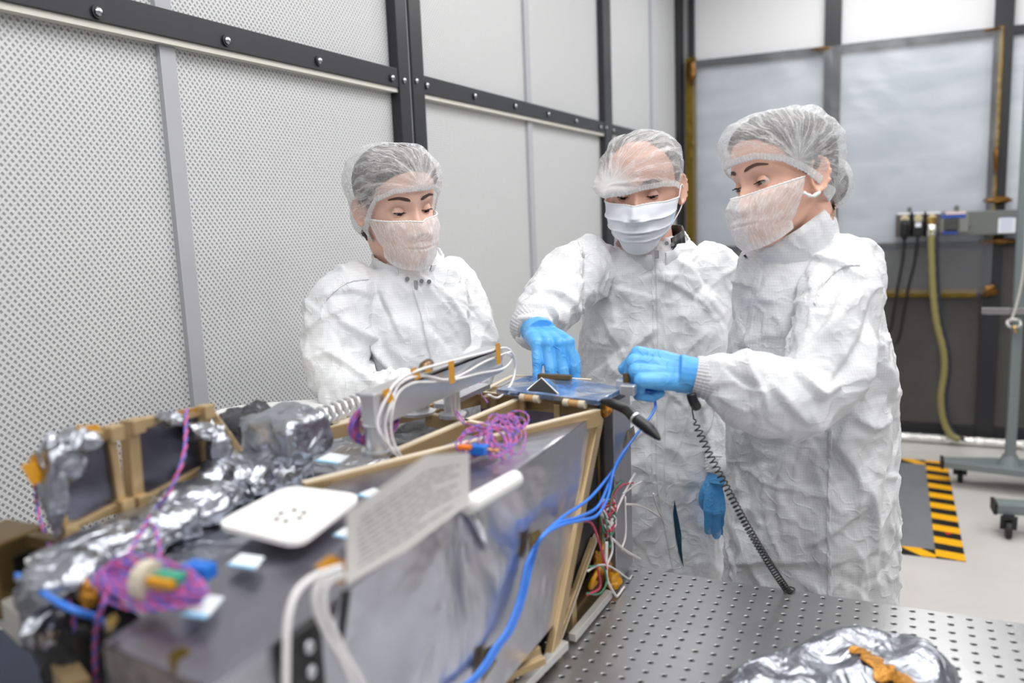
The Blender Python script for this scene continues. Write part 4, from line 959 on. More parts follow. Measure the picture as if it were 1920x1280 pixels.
def patch_eye(H, side, skin, person, iris, look, lidc, openness=.5):
    c = np.array([side*.031, -.0655, -.001]); r = .0122
    R = np.array(Matrix.Rotation(math.radians(look[1]), 3, 'X') @ Matrix.Rotation(math.radians(look[0]), 3, 'Z'))
    b = MB(); th = [0, .12, .22, .30, .38, .46, .52, .6, .8, 1.1, 1.6, 2.2, 2.8, PI]
    for k in range(len(th)-1):
        mi = 2 if th[k+1] <= .22 else (1 if th[k+1] <= .52 else 0); ring = lambda t_: H.W([c+R @ np.array([r*math.sin(t_)*math.cos(a), -r*math.cos(t_), r*math.sin(t_)*math.sin(a)]) for a in np.linspace(0, 2*PI, 24, endpoint=False)])
        b.rings([ring(th[k]+1e-4), ring(th[k+1]-(1e-4 if k == len(th)-2 else 0))], mi, caps=False)
    e = b.build('eye', [MSCL, iris, MBK], person, smooth=True)
    # lids: shell patches with an almond opening
    def lid(up):
        G = []; rl = r+.0013
        for i in range(25):
            az = -1.15+2.3*i/24; q = az/1.15
            # opening edges (elevation)
            eu = lidc[0]*(1-q*q)**.6+(.03 if (q*side) > 0 else -.05); el = lidc[1]*(1-q*q)**.6+(.03 if (q*side) > 0 else -.05)
            row = []
            for j in range(9):
                f = j/8; el_ = (eu+(1.25-eu)*f) if up else (el-(1.2+el)*f)
                rr = rl+(.0008 if j == 0 else 0)+.0012*f
                row.append(c+np.array([rr*math.sin(az)*math.cos(el_), -rr*math.cos(az)*math.cos(el_), rr*math.sin(el_)]))
            G.append(H.W(row))
        return G
    Gu, Gl = lid(True), lid(False)
    MB().grid(Gu).build('eyelid', skin, person, smooth=True); MB().grid(Gl).build('eyelid', skin, person, smooth=True)
    L = [g[0] for g in Gu][2:-2]; d = H.R @ np.array([0, -.0016, -.0006])
    bl = MB().tube([p+d*.5 for p in L], .0009, 6)
    for i in range(1, len(L), 2):
        q = (i/(len(L)-1)-.5)*2; dd = H.R @ np.array([q*.003, -.0055, -.002]); bl.tube([L[i], L[i]+dd*.6, L[i]+dd+[0, 0, .001]], [.0005, .0004, .0002], 4)
    bl.build('eyelashes', MLASH, person, smooth=True)
    # fold line above the lid
MSCL = M('eye_white', srgb(214, 206, 202), .2)
MIRB = M('iris_brown', srgb(58, 38, 26), .15); MIRG = M('iris_hazel', srgb(84, 82, 66), .15)
def brow(H, side, person, mat, lift=0., th=1.):
    G = []; zsurf = .0245+lift
    for i in range(28):
        u = i/27; x = side*(.012+.040*u); z = zsurf+.006*math.sin(u*2.3)-.008*max(0, u-.6); wv = (.0038*(1-u)**.5+.0010)*th*(1 if u > .08 else .6)
        row = []
        for v in (-1, -.4, .4, 1):
            zz = z+wv*v*.8; lo = np.array([head_pt(zz, a) for a in np.linspace(0, 1.3, 60)]); y = np.interp(abs(x), lo[:, 0], lo[:, 1]); row.append((x, y-.0012+.0004*math.sin(i*5+v), zz))
        G.append(H.W(row))
    MB().grid(G).build('eyebrow', mat, person, smooth=True)
def hair_cap(H, person, mat, line, off=.009, name='hair', topo=.0):
    G = []
    for a in np.linspace(-PI, PI, 110):
        z0 = line(abs(a)); row = []
        for v in np.linspace(0, 1, 60):
            z = z0+(.1175-z0)*v**.8; o_ = off*min(1, v*5+.15)*(1+.25*noise.noise(Vector((math.cos(a)*4, math.sin(a)*4, z*20)))) + topo*v; row.append(head_pt(z, a, o_, False))
        row[-1] = np.array([0, .0, .1185+off*.8]); G.append(H.W(row))
    return MB().grid(G).build(name, mat, person, smooth=True, fix=False)
def net(H, person, mat, rim, puff, gdir, seed, lump=None, sag=None, name='hairnet', dens0=0.):
    """rim(a): rim height by |angle| and sign; puff(a,v): offset; gdir: local point where the pleats meet"""
    G = []; D = []; g = np.array(gdir)
    nA, nV = 180, 80
    for a in np.linspace(-PI, PI, nA):
        z0 = rim(a); row = []
        for j, v in enumerate(np.linspace(0, 1, nV)):
            z = z0+(.1178-z0)*(1-(1-v)**1.6)
            o_ = puff(a, v); p = head_pt(z, a, o_, False)
            row.append(p)
        row[-1] = np.array([0, 0, .118+puff(0, 1)]); G.append(row)
    G = np.array(G); P = G.reshape(-1, 3)
    # pleat geometry around the gather point
    n0 = nrm(g); t1 = nrm(np.cross(n0, (0, 0, 1))); t2 = np.cross(n0, t1); d = P-g
    ga = np.arctan2(d @ t2, d @ t1); gr = np.linalg.norm(d, axis=1)
    rdg = np.array([noise.noise(Vector((math.cos(q)*4.5+seed, math.sin(q)*4.5, r_*6))) for q, r_ in zip(ga, gr)])
    out = P-np.array([0, 0, .02]); out /= np.linalg.norm(out, axis=1)[:, None]
    vv_ = np.tile(np.linspace(0, 1, nV), nA)
    env = np.clip(vv_*8, 0, 1)*np.clip(gr/.03, .2, 1)
    P = P+out*(rdg*.007*env+.0022*np.array([noise.noise(Vector(tuple(p*45))) for p in P])*env)[:, None]
    dens = np.clip(.5-gr/.045*.5, 0, .6)+np.clip(.25-vv_*5, 0, .25)+dens0
    if lump is not None:
        for c, s_, am in lump:
            w = np.exp(-((P-np.array(c))**2).sum(1)/s_**2); P = P+w[:, None]*np.array(am); dens += w*.45
    mb = MB().grid(H.W(P).reshape(nA, nV, 3)); me = mb.mesh()
    setattr1(me, 'ga', ga); setattr1(me, 'gr', gr); setattr1(me, 'dens', dens)
    o = link(name, me, mat, person, smooth=True)
    # ruffled elastic rim
    Wg = H.W(P).reshape(nA, nV, 3); i4 = np.linspace(0, nA-1, nA*4); E_ = np.stack([np.interp(i4, range(nA), Wg[:, 0, k]) for k in range(3)], 1); rr = [.0015+.0007*math.sin(i*.9)+.0004*math.sin(i*2.3) for i in range(nA*4)]
    bnd = MB().tube(E_, rr, 6, caps=False); ctr = H.W([0, 0, .03]); rows = []
    for j in np.linspace(0, 5, 6):
        r0_ = Wg[:, int(j)]; r4 = np.stack([np.interp(i4, range(nA), r0_[:, k]) for k in range(3)], 1); oo = r4-ctr; oo /= np.linalg.norm(oo, axis=1)[:, None]
        rows.append(r4+oo*(.0012+.0008*np.sin(i4*3.3+.6*math.sin(j)))[:, None])
    bnd.grid(rows).build('elastic_band', MBAND, o, smooth=True, fix=False)
    return o
def face_mask(H, person, mat, top, bot, amax, R, pleats=False, seed=0, zcl=-.078, name='face_mask', amp=.003, ties=True):
    """R(q,v): distance outwards; q -1..1 across, v 0 top..1 bottom"""
    nU, nV = 110, 70; G = []
    for i in range(nU):
        q = -1+2*i/(nU-1); a = q*amax; row = []
        for j in range(nV):
            v = j/(nV-1); z = top(q)*(1-v)+bot(q)*v; p = head_pt(max(z, zcl), a, 0, True); 
            hz = np.array([p[0], p[1], 0]); hz /= np.linalg.norm(hz)+1e-9
            p = p+hz*(R(q, v)+.006*math.exp(-(q/.22)**2)*(1-v)); p[2] = z; row.append(p)
        G.append(row)
    G = np.array(G); P = G.reshape(-1, 3); out = P*[1, 1, 0]; out /= np.linalg.norm(out, axis=1)[:, None]
    q_ = np.repeat(np.linspace(-1, 1, nU), nV); v_ = np.tile(np.linspace(0, 1, nV), nU)
    if not pleats:
        h = np.array([(1-abs(noise.noise(Vector((q*3.2+seed, v*1.6-q*q*1.2, seed))))*3)*.7+noise.noise(Vector((q*8+seed, v*4, 1)))*.6 for q, v in zip(q_, v_)])
        P = P+out*(h*amp*np.clip(np.minimum(v_, 1-v_)*10, .1, 1))[:, None]
    else:
        ph = np.zeros(len(v_))
        for vc in (.3, .52, .72): 
            s_ = (v_-vc-.10*q_*q_*(1 if vc > .5 else .2))/.035; ph += np.where(s_ < 0, np.exp(s_*1.0), np.exp(-s_*6))*.006
        ph += np.array([noise.noise(Vector((q*3, v*5, seed)))*.003 for q, v in zip(q_, v_)]); P = P+out*(ph*(1-q_**6))[:, None]
    me = MB().grid(H.W(P).reshape(nU, nV, 3)).mesh()
    if not pleats:
        setattr1(me, 'ga', q_*2.5+.8*v_*np.sign(q_)*np.abs(q_)); setattr1(me, 'gr', v_*.2); setattr1(me, 'dens', np.clip(.3-v_*8, 0, .3)+np.clip((v_-.85)*2, 0, .3)+np.abs(q_)**8*.25)
    o = link(name, me, mat, person, smooth=True)
    W_2 = H.W(P).reshape(nU, nV, 3)
    MB().tube(W_2[:, 0], [.0016+.0005*math.sin(i*1.9) for i in range(nU)], 6, caps=False).build('top_edge', MSTR, o, smooth=True)
    return o, W_2
# ---------- gown
def gown_mesh(torso, sleeves, voxel=.0042, smooth=14, folds=(), seed=0, fmul=1., extra=()):
    mb = MB(); R = []
    T = np.array([[y, xl, xr, d, th] for y, xl, xr, d, th in torso], float)
    ys = np.linspace(T[0, 0], T[-1, 0], 46)
    from_ = lambda k: np.interp(ys, T[:, 0], T[:, k])
    for y, xl, xr, d, th in zip(ys, from_(1), from_(2), from_(3), from_(4)):
        a, b = at(xl, y, d), at(xr, y, d); zc = (a[2]+b[2])/2; c = (a+b)/2; c[2] = zc; ux = nrm((b-a)*[1, 1, 0]); uy = np.array([-ux[1], ux[0], 0]); hw = np.linalg.norm(b-a)/2
        R.append([c+ux*hw*math.copysign(abs(math.cos(q))**.85, math.cos(q))+uy*th/2*math.copysign(abs(math.sin(q))**.85, math.sin(q)) for q in np.linspace(0, 2*PI, 40, endpoint=False)])
    mb.rings(R)
    for pts, rad in sleeves: tube_sdf(mb, [at(*p) for p in pts], rad, 20)
    for f_ in extra: f_(mb)
    me = eval_mesh(mb.mesh(), [('REMESH', dict(mode='VOXEL', voxel_size=voxel)), ('SMOOTH', dict(factor=.5, iterations=smooth))])
    co = getco(me); no = getno(me); px = proj(co); vdir = co-CAM; vdir /= np.linalg.norm(vdir, axis=1)[:, None]; facing = -(no*vdir).sum(1)
    # drape folds: mostly vertical waves plus crumples
    S = Vector((seed*3.1, seed, 0))
    h = np.zeros(len(co))
    for i, p in enumerate(co):
        q = Vector((p[0]*11, p[1]*11, p[2]*2.6))+S; n1 = noise.noise(q+Vector((noise.noise(q*.5)*.8, 0, 0)))
        q2 = Vector((p[0]*20, p[1]*20, p[2]*14))+S; n2 = 1-abs(noise.noise(q2))*3
        q3 = Vector((p[0]*42, p[1]*42, p[2]*34))+S; n3 = 1-abs(noise.noise(q3))*3
        h[i] = (n1*.015+n2*.0042+n3*.0011)*fmul
    for pts, w, am in folds:      # creases: (pixel polyline, width px, height m)
        S_ = spline([np.array((*p, 0.)) for p in pts], 6)[:, :2]; best = np.full(len(co), 1e9); tt = np.zeros(len(co)); sg = np.zeros(len(co))
        for k in range(len(S_)-1):
            a, b = S_[k], S_[k+1]; ab = b-a; t_ = np.clip(((px-a) @ ab)/(ab @ ab+1e-9), 0, 1); d = np.linalg.norm(px-a-t_[:, None]*ab, axis=1); u = d < best; best = np.where(u, d, best); tt = np.where(u, (k+t_)/(len(S_)-1), tt); sg = np.where(u, np.sign(ab[0]*(px[:, 1]-a[1])-ab[1]*(px[:, 0]-a[0])), sg)
        h += 1.5*am*np.where(sg > 0, np.exp(-(best/(w*.8))**2), np.exp(-(best/(w*2.2))**1.5))*np.sin(np.clip(tt*1.1+.05, 0, 1)*PI)**.5*(facing > -.2)
    # random sharp creases lying on the cloth
    r2 = np.random.default_rng(seed+100); h2 = np.zeros(len(co)); cand = np.flatnonzero(co[:, 2] > .7)
    for k in range(260):
        c = r2.choice(cand); n_ = no[c]; d = nrm(np.cross(n_, nrm([r2.normal()*.7, r2.normal()*.7, .9]))); d = d*math.cos(.0)+0*n_; up_ = nrm(np.cross(n_, d)); an = r2.normal()*.7 + (PI/2 if r2.random() < .65 else 0); d, up_ = d*math.cos(an)+up_*math.sin(an), -d*math.sin(an)+up_*math.cos(an)
        L_ = r2.uniform(.025, .11); w = r2.uniform(.004, .009); am = r2.uniform(.0018, .0048)*r2.choice([1, 1, -1]); rel = co-co[c]; x = rel @ d; near = np.abs(x) < L_*1.2
        y = rel @ up_-r2.uniform(-3, 3)*x*x; z = rel @ n_; e = np.exp(-(x/L_)**4)*np.exp(-(z/.03)**2)*near
        h2 += am*np.where(y > 0, np.exp(-(y/(w*.6))**2), np.exp(-(np.abs(y)/(w*2.4))**1.4))*e
    h += h2*fmul
    co = co+no*h[:, None]; setco(me, co); return me
def bvh(me): return bvhtree.BVHTree.FromPolygons([tuple(v) for v in getco(me)], [tuple(p.vertices) for p in me.polygons])
def on_gown(bv, x, y, off=.003):
    r = ray(x, y); h = bv.ray_cast(Vector(CAM), Vector(r)); 
    return None if h[0] is None else np.array(h[0])+np.array(h[1])*off
def strip(bv, pts, wpx, par, name, mat=None, off=.003, bumps=.0):
    G = []; S_ = spline([np.array((*p, 0.)) for p in pts], 14)[:, :2]
    T_ = np.gradient(S_, axis=0); T_ /= np.linalg.norm(T_, axis=1)[:, None]
    for i, (p, t_) in enumerate(zip(S_, T_)):
        row = []
        for k, j in enumerate((-1, -.92, -.5, 0, .5, .92, 1)):
            w = wpx/2*(1+bumps*math.sin(i*1.3)); q = on_gown(bv, p[0]-t_[1]*j*w, p[1]+t_[0]*j*w, -.002 if k in (0, 6) else off+bumps*.006*math.sin(i*1.9+k))
            row.append(q)
        if all(r is not None for r in row):
            if G and np.linalg.norm(row[3]-G[-1][3]) > .012 and i > 2 and len(G) > 1 and np.linalg.norm(row[3]-G[-1][3]) > 3*np.linalg.norm(G[-1][3]-G[-2][3])+.003:
                if len(G) > 6: break
                G = []
            if max(np.linalg.norm(row[k]-row[k+1]) for k in range(6)) < .02: G.append(row)
    return MB().grid(G).build(name, mat or MGOWN, par, smooth=True)
def snap(bv, x, y, par, r=.0045):
    p = on_gown(bv, x, y, .004); v = nrm(CAM-p); return MB().tube([p, p+v*.003], r, 14).tube([p+v*.003, p+v*.0045], r*.5, 10).build('snap_button', MSTEEL, par)
def collar(par, ringpts, h, mat=None, name='collar', th=.003, flare=.004, n=60, arc=(0, 1)):
    """open stand-up band: ringpts world points along its base, h: height (world vector or scalar up)"""
    P = spline(ringpts, 10); c = P.mean(0); G = []
    for p in P:
        o_ = nrm((p-c)*[1, 1, 0]); row = [p+o_*flare*0, p+o_*flare*.5+[0, 0, h*.5], p+o_*flare+[0, 0, h], p+o_*(flare-th)+[0, 0, h], p-o_*th]
        G.append(row)
    return MB().grid(G).build(name, mat or MGOWN, par, smooth=False)
def collar3(par, c, axis, rx, ry, h, yaw, gap, splay=.0, hf=None, lean=.004, mat=None, name='collar'):
    """stand-up collar: ring round the neck, open by gap at direction yaw (deg from -Y to +X); hf: height at the front ends"""
    ax = nrm(axis); f = np.array([math.sin(math.radians(yaw)), -math.cos(math.radians(yaw)), 0]); f = nrm(f-ax*np.dot(f, ax)); s_ = np.cross(f, ax); G = []
    for a in np.linspace(gap/2, 2*PI-gap/2, 90):
        k = math.cos(a)*.5+.5; hh = h*(1-k)+(hf or h)*k; e = max(0, 1-min(a-gap/2, 2*PI-gap/2-a)/.5)
        d = f*math.cos(a)*ry+s_*math.sin(a)*rx; o_ = nrm(d); w = .0015*math.sin(a*9)+.001*math.sin(a*23)
        b = np.array(c)+d; t_ = b+ax*hh+o_*(lean+w)+o_*splay*e; G.append([b-ax*.02-o_*.004, b+o_*(.003+splay*e*.4), (b+t_)/2+o_*(.003+w), t_+o_*.002, t_-o_*.002, b-o_*.002+o_*splay*e*.4])
    return MB().grid(G).build(name, mat or MGOWN, par, smooth=True)
# ---------- hands
def hand(par, org, fwd, back, thumb_side, curl, spread=0., thumb=(.6, .5), scale=1., name='glove', fl=None, wrist=.045, mat=None):
    """org: wrist; fwd: to knuckles; back: back-of-hand normal; thumb_side: +1/-1 along fwd x back"""
    f = nrm(fwd); bk = nrm(np.array(back)-f*np.dot(back, f)); sd = np.cross(f, bk)*thumb_side
    B = np.stack([sd, f, bk], 1)*scale; L2W = lambda P: np.asarray(P) @ B.T+np.array(org)
    mb = MB(); kx = [.029, .010, -.009, -.027]; ky = [.086, .091, .087, .078]; seg = [(.044, .026, .020), (.048, .029, .021), (.044, .027, .021), (.035, .021, .018)]; r0 = [.0108, .0110, .0106, .0096]
    for i in range(4):
        kn = np.array([kx[i], ky[i], 0]); mb.tube([(kx[i]*.55, .004, -.002), (kx[i]*.8, .045, 0), kn], [.0155, .0150, r0[i]*1.22], 14); mb.ball(kn, r0[i]*1.25, 12, 8)
        a = 0; p = kn; pts = [p]; rad = [r0[i]*1.15]; yaw = spread*(1.5-i)*.5
        for j in range(3):
            a += curl[i][j]; d = np.array([math.sin(yaw), math.cos(a)*math.cos(yaw), -math.sin(a)]); q = p+d*seg[i][j]*(fl or 1)
            pts += [p+d*seg[i][j]*.5, q]; rad += [r0[i]*(.97-.07*j), r0[i]*(1.0-.08*j)]; p = q
        rad[-1] *= .8; mb.tube(pts, rad, 12)
        for q, r_ in zip(pts, rad): mb.ball(q, r_*.99, 12, 8)
    mb.ball((.0, .045, -.004), (.036, .045, .014), 20, 12)
    tp = [np.array([.020, .016, -.008]), np.array([.036, .045, -.016])]; a1, a2 = thumb
    d1 = nrm([math.sin(a1)*.6, math.cos(a1), -math.sin(a2)]); tp.append(tp[1]+d1*.030); d2 = nrm(d1+np.array([-.35, .0, -.35])); tp.append(tp[2]+d2*.026)
    mb.tube(spline(tp, 5), np.interp(np.linspace(0, 1, 16), [0, .4, .75, 1], [.0165, .0125, .0112, .0088]), 12); mb.ball(tp[3], .0088, 12, 8); mb.ball(tp[2], .0112, 12, 8)
    mb.tube([(0, -wrist, -.002), (0, -.01, -.001), (0, .02, -.001)], [.031, .029, .031], 20)
    me = eval_mesh(mb.mesh(), [('REMESH', dict(mode='VOXEL', voxel_size=.0016)), ('SMOOTH', dict(factor=.5, iterations=5))])
    co = getco(me); no = getno(me)
    wr = np.exp(-((co[:, 1]+.0)/.03)**2); h = np.array([noise.noise(Vector((p[0]*30, p[1]*95, p[2]*30)))*1.4*w+.6*noise.noise(Vector(p)*60)+(1-abs(noise.noise(Vector(p)*38))*3)*.5 for p, w in zip(co, wr)])
    co = co+no*(h*.0008)[:, None]; setco(me, co); co = L2W(getco(me)); setco(me, co)
    if np.linalg.det(B) < 0: me.flip_normals()
    return link(name, me, mat or MGLV, par, smooth=True), L2W
def cuff(par, a, b, ra, rb, name='knit_cuff', mat=None):
    P = [np.array(a)*(1-t_)+np.array(b)*t_ for t_ in np.linspace(0, 1, 30)]; rr = [ra+(rb-ra)*t_+.0008*math.sin(t_*0) for t_ in np.linspace(0, 1, 30)]
    seg = 72; mb = MB(); T = nrm(P[-1]-P[0]); u = nrm(np.cross(T, (.2, .3, 1))); w = np.cross(T, u)
    R = [[p+(u*math.cos(q)+w*math.sin(q))*(r_+.0007*math.sin(q*36)+.0006*math.sin(i*1.1)) for q in np.linspace(0, 2*PI, seg*2, endpoint=False)] for i, (p, r_) in enumerate(zip(P, rr))]
    return mb.rings(R).build(name, mat or MCUFF, par, smooth=True)
def body_mesh(H, neck, torso_c, legs, ears=(1, -1), vox=.0032):
    mb = MB(); head_shape(mb, H)
    for s_ in ears: ear(mb, H, s_)
    n0 = H.W([0, .028, -.05]); n1 = H.W([0, .03, -.085])
    mb.tube(spline([n0, n1, np.array(neck), np.array(neck)+[0, 0, -.06]], 6), np.interp(np.linspace(0, 1, 19), [0, .4, .7, 1], [.052, .053, .050, .048]), 24)
    # simple torso and legs under the clothes
    c = np.array(torso_c, float); top = np.array(neck)+[0, 0, -.05]
    mb.tube(spline([top, c, [c[0], c[1], .95]], 6), np.interp(np.linspace(0, 1, 13), [0, .3, 1], [.05, .10, .10]), 20)
    for s_ in (-1, 1):
        hx = c+np.array([s_*.07*legs[0], s_*.07*legs[1], 0]); mb.tube(spline([[hx[0], hx[1], .93], [hx[0], hx[1], .5], [hx[0], hx[1], .09]], 5), np.interp(np.linspace(0, 1, 11), [0, .5, 1], [.07, .055, .042]), 16)
        mb.ball((hx[0]+legs[1]*-.06*-1*0, hx[1]-.05, .045), (.05, .12, .044), 16, 10)
    return eval_mesh(mb.mesh(), [('REMESH', dict(mode='VOXEL', voxel_size=vox)), ('SMOOTH', dict(factor=.5, iterations=2))])
def legs_cloth(par, c, legs):
    for s_ in (-1, 1):
        hx = np.array(c, float)+np.array([s_*.07*legs[0], s_*.07*legs[1], 0])
        MB().tube(spline([[hx[0], hx[1], .86], [hx[0], hx[1], .5], [hx[0], hx[1], .12]], 5), np.interp(np.linspace(0, 1, 11), [0, .5, 1], [.075, .07, .062]), 20).build('trouser_leg', MTRO, par, smooth=True)
        b = MB().ball((hx[0], hx[1]-.05, .052), (.058, .135, .052), 20, 12); b.build('shoe_cover', MCUFF, par, smooth=True)
MTRO = M('dark_teal_cloth', srgb(18, 62, 84), .8)

# ================================================================ PERSON 1 : woman on the left
S1 = skin_mat('skin_fair', srgb(230, 188, 170)); HR1 = hair_mat('hair_brown', srgb(70, 60, 56))
hp = at(745, 382, 1.74); H1 = Head(hp, 57, 12, -5, .95)
p1 = thing('person', 'person at left in white coverall and sheer hair cover and mask, looking down', 'person', (hp[0]-.05, hp[1]+.06, 0))
nk = at(768, 490, 1.76); tc1 = at(750, 700, 1.82)
link('body', body_mesh(H1, nk, [tc1[0], tc1[1], 1.2], (.7, .7)), S1, p1, smooth=True)
legs_cloth(p1, [tc1[0], tc1[1], 1.2], (.7, .7))
for s_ in (-1, 1): patch_eye(H1, s_, S1, p1, MIRB, (0, 18), None, (.10, -.28)) if False else patch_eye(H1, s_, S1, p1, MIRB, (6, 26), (.02, -.42)); brow(H1, s_, p1, M('brow_dark', srgb(74, 52, 44), .8))
hair_cap(H1, p1, HR1, lambda a: np.interp(a, [0, .5, 1.0, 1.35, 1.8, PI], [.082, .074, .05, .005, -.03, -.075]), .010)
MB().ball(H1.W([0, .095, -.03]), (.045, .045, .042), 30, 20).build('hair_bun', HR1, p1, smooth=True); MB().ball(H1.W([-.008, .092, -.038]), (.058, .058, .06), 50, 30).build('hairnet_back', MNET, p1, smooth=True)
crump('loose_hair', H1.W([-.04, .07, -.07]), (.012, .014, .016), HR1, p1, 61)
net(H1, p1, MNET, lambda a: np.interp(abs(a), [0, .5, 1.0, 1.4, 1.9, 2.6, PI], [.043, .041, .022, -.028, -.07, -.085, -.088]), lambda a, v: .009+.010*math.sin(PI*min(1, v*1.1))**.8+.002*v+.010*(abs(a) > 1.6)*math.sin(PI*v), (0.012, -.108, .055), 3)
face_mask(H1, p1, MVEIL, lambda q: -.016-.004*q*q, lambda q: -.122+.022*abs(q)**2, 1.42, lambda q, v: .007+.018*math.sin(PI*min(1, v*.9+.05))*(1-q*q)+.004*v*(1-q*q)-.004*v, seed=2)
g1 = gown_mesh([(462, 735, 812, 1.79, .12), (480, 715, 822, 1.79, .14), (497, 690, 845, 1.79, .17), (520, 650, 868, 1.80, .2), (560, 632, 882, 1.81, .24), (620, 632, 880, 1.81, .27), (700, 640, 885, 1.83, .29), (800, 640, 890, 1.85, .32), (1000, 640, 895, 1.88, .36), (1250, 640, 900, 1.92, .38)],
    [([(668, 530, 1.74), (632, 590, 1.70), (632, 680, 1.66), (665, 745, 1.60)], [.052, .062, .062, .058]), ([(665, 745, 1.60), (740, 745, 1.55), (815, 740, 1.53)], [.058, .056, .050]),
     ([(848, 530, 1.84), (880, 600, 1.82), (888, 680, 1.78), (850, 745, 1.68)], [.05, .052, .052, .05]), ([(850, 745, 1.68), (800, 760, 1.58), (760, 765, 1.53)], [.05, .05, .048])],
    folds=[(((640, 600), (690, 640), (735, 690), (760, 720)), 7, .010), (((600, 560), (650, 545), (705, 560)), 6, .005), (((640, 640), (700, 690), (740, 740)), 8, -.008), (((700, 520), (735, 590), (765, 660)), 7, .007), (((715, 640), (740, 690), (750, 740)), 8, -.010),
           (((612, 660), (660, 690), (720, 735)), 6, .007), (((840, 560), (870, 620), (880, 690)), 6, .006), (((800, 600), (840, 650), (860, 700)), 7, -.006), (((690, 500), (720, 570), (740, 610)), 5, -.005)], seed=1)
gw1 = link('gown', g1, MGOWN, p1, smooth=True); bv1 = bvh(g1 if False else gw1.data) if False else None
def gown_bvh(o): 
    co = getco(o.data)+ORG[o.name]; return bvhtree.BVHTree.FromPolygons([tuple(v) for v in co], [tuple(p.vertices) for p in o.data.polygons])
bv1 = gown_bvh(gw1)
strip(bv1, ((778, 530), (793, 580), (808, 640), (822, 700), (826, 760)), 17, gw1, 'front_placket'); strip(bv1, ((600, 598), (612, 560), (650, 530), (690, 522)), 4, gw1, 'shoulder_seam', off=.002, bumps=.2)
def band(par, pts, hpx, d, name='collar', mat=None, th=.004):
    """stand-up collar: pixel polyline of its base + top heights at given distances"""
    G = []; S_ = spline([np.array(p, float) for p in pts], 8)      # x, ybase, ytop, dist
    for x, yb_3, yt, dd, *xt in S_:
        xo = xt[0] if xt else 0
        a, b = at(x, yb_3, dd), at(x+xo, yt, dd); v = ray(x, yb_3); G.append([a+v*th, a, a*.5+b*.5-v*.003, b, b+v*th])
    return MB().grid(G).build(name, mat or MGOWN, par, smooth=False)
collar3(gw1, at(766, 506, 1.775), (.12, -.16, 1), .068, .068, .042, 40, .8, .016, .028)
for x, y in ((762, 524), (792, 527), (803, 529)): snap(bv1, x, y, gw1)
q = on_gown(bv1, 780, 532, .006); MB().box(q-[.004, .002, .014], q+[.004, .002, .006]).build('zip_pull', MSTEEL, gw1, bevel=.001)

# ================================================================ PERSON 2 : man in the middle
S2 = skin_mat('skin_tan', srgb(222, 176, 156)); HR2 = hair_mat('hair_grey_brown', srgb(96, 92, 90))
hp = at(1206, 353, 1.93); H2 = Head(hp, 6, 12, 0, 1.03)
p2 = thing('person', 'middle person', 'person', (hp[0], hp[1]+.05, 0))
p2['label'] = 'middle person in white coverall and pleated surgical mask, gloved hand reaching down to the panel'
nk = at(1222, 470, 1.95); tc2 = at(1225, 700, 2.02)
link('body', body_mesh(H2, nk, [tc2[0], tc2[1], 1.2], (1, .2)), S2, p2, smooth=True); legs_cloth(p2, [tc2[0], tc2[1], 1.2], (1, .2))
for s_ in (-1, 1): patch_eye(H2, s_, S2, p2, MIRB, (0, 30), (-.05, -.42)); brow(H2, s_, p2, M('brow_dark2', srgb(50, 38, 34), .8), 0, 1.3)
hair_cap(H2, p2, HR2, lambda a: np.interp(a, [0, .5, .9, 1.2, 1.5, 1.9, PI], [.108, .106, .085, .05, -.005, -.05, -.08]), .006)
net(H2, p2, MNET, lambda a: np.interp(a, [-PI, -2, -1.3, -.7, 0, .7, 1.2, 1.9, PI], [-.07, -.05, .0, .010, .014, .016, .008, -.02, -.07]), lambda a, v: .007+.005*math.sin(PI*min(1, v*1.1))**.8+.001*v+.008*(a < -.5)*math.sin(PI*min(1, v*2)), (-.045, -.10, .04), 8,
    lump=[((-.072, -.085, .022), .030, (-.036, -.016, -.010)), ((-.05, -.10, .016), .026, (-.014, -.024, -.006)), ((-.015, -.11, .016), .024, (0, -.014, -.006))])
fm, W_2 = face_mask(H2, p2, MMASK, lambda q: -.013-.004*q*q, lambda q: -.120+.035*q*q, 1.36, lambda q, v: .008+.020*math.sin(PI*min(1, v*.8+.1))*(1-q*q)+.004, pleats=True, seed=4, name='surgical_mask', zcl=-.095)
for i_, sx in ((0, -1), (-1, 1)): MB().tube(spline([W_2[i_, 3], H2.W([sx*.082, -.0, .004]), H2.W([sx*.084, .025, -.012]), H2.W([sx*.08, .0, -.045]), W_2[i_, -12]], 8), .0013, 6).build('ear_loop', MSTR, fm, smooth=True)
for sx in (-1, 1):
    G = [[W_2[i, j]*1.0+(H2.R @ np.array([0, -.0012, 0])) for j in range(22, 46, 2)] for i in (range(5, 15) if sx < 0 else range(95, 105))]; MB().grid(G).build('blue_tint', M('mask_blue_tint', srgb(205, 222, 244), .7), fm, smooth=True, fix=False)
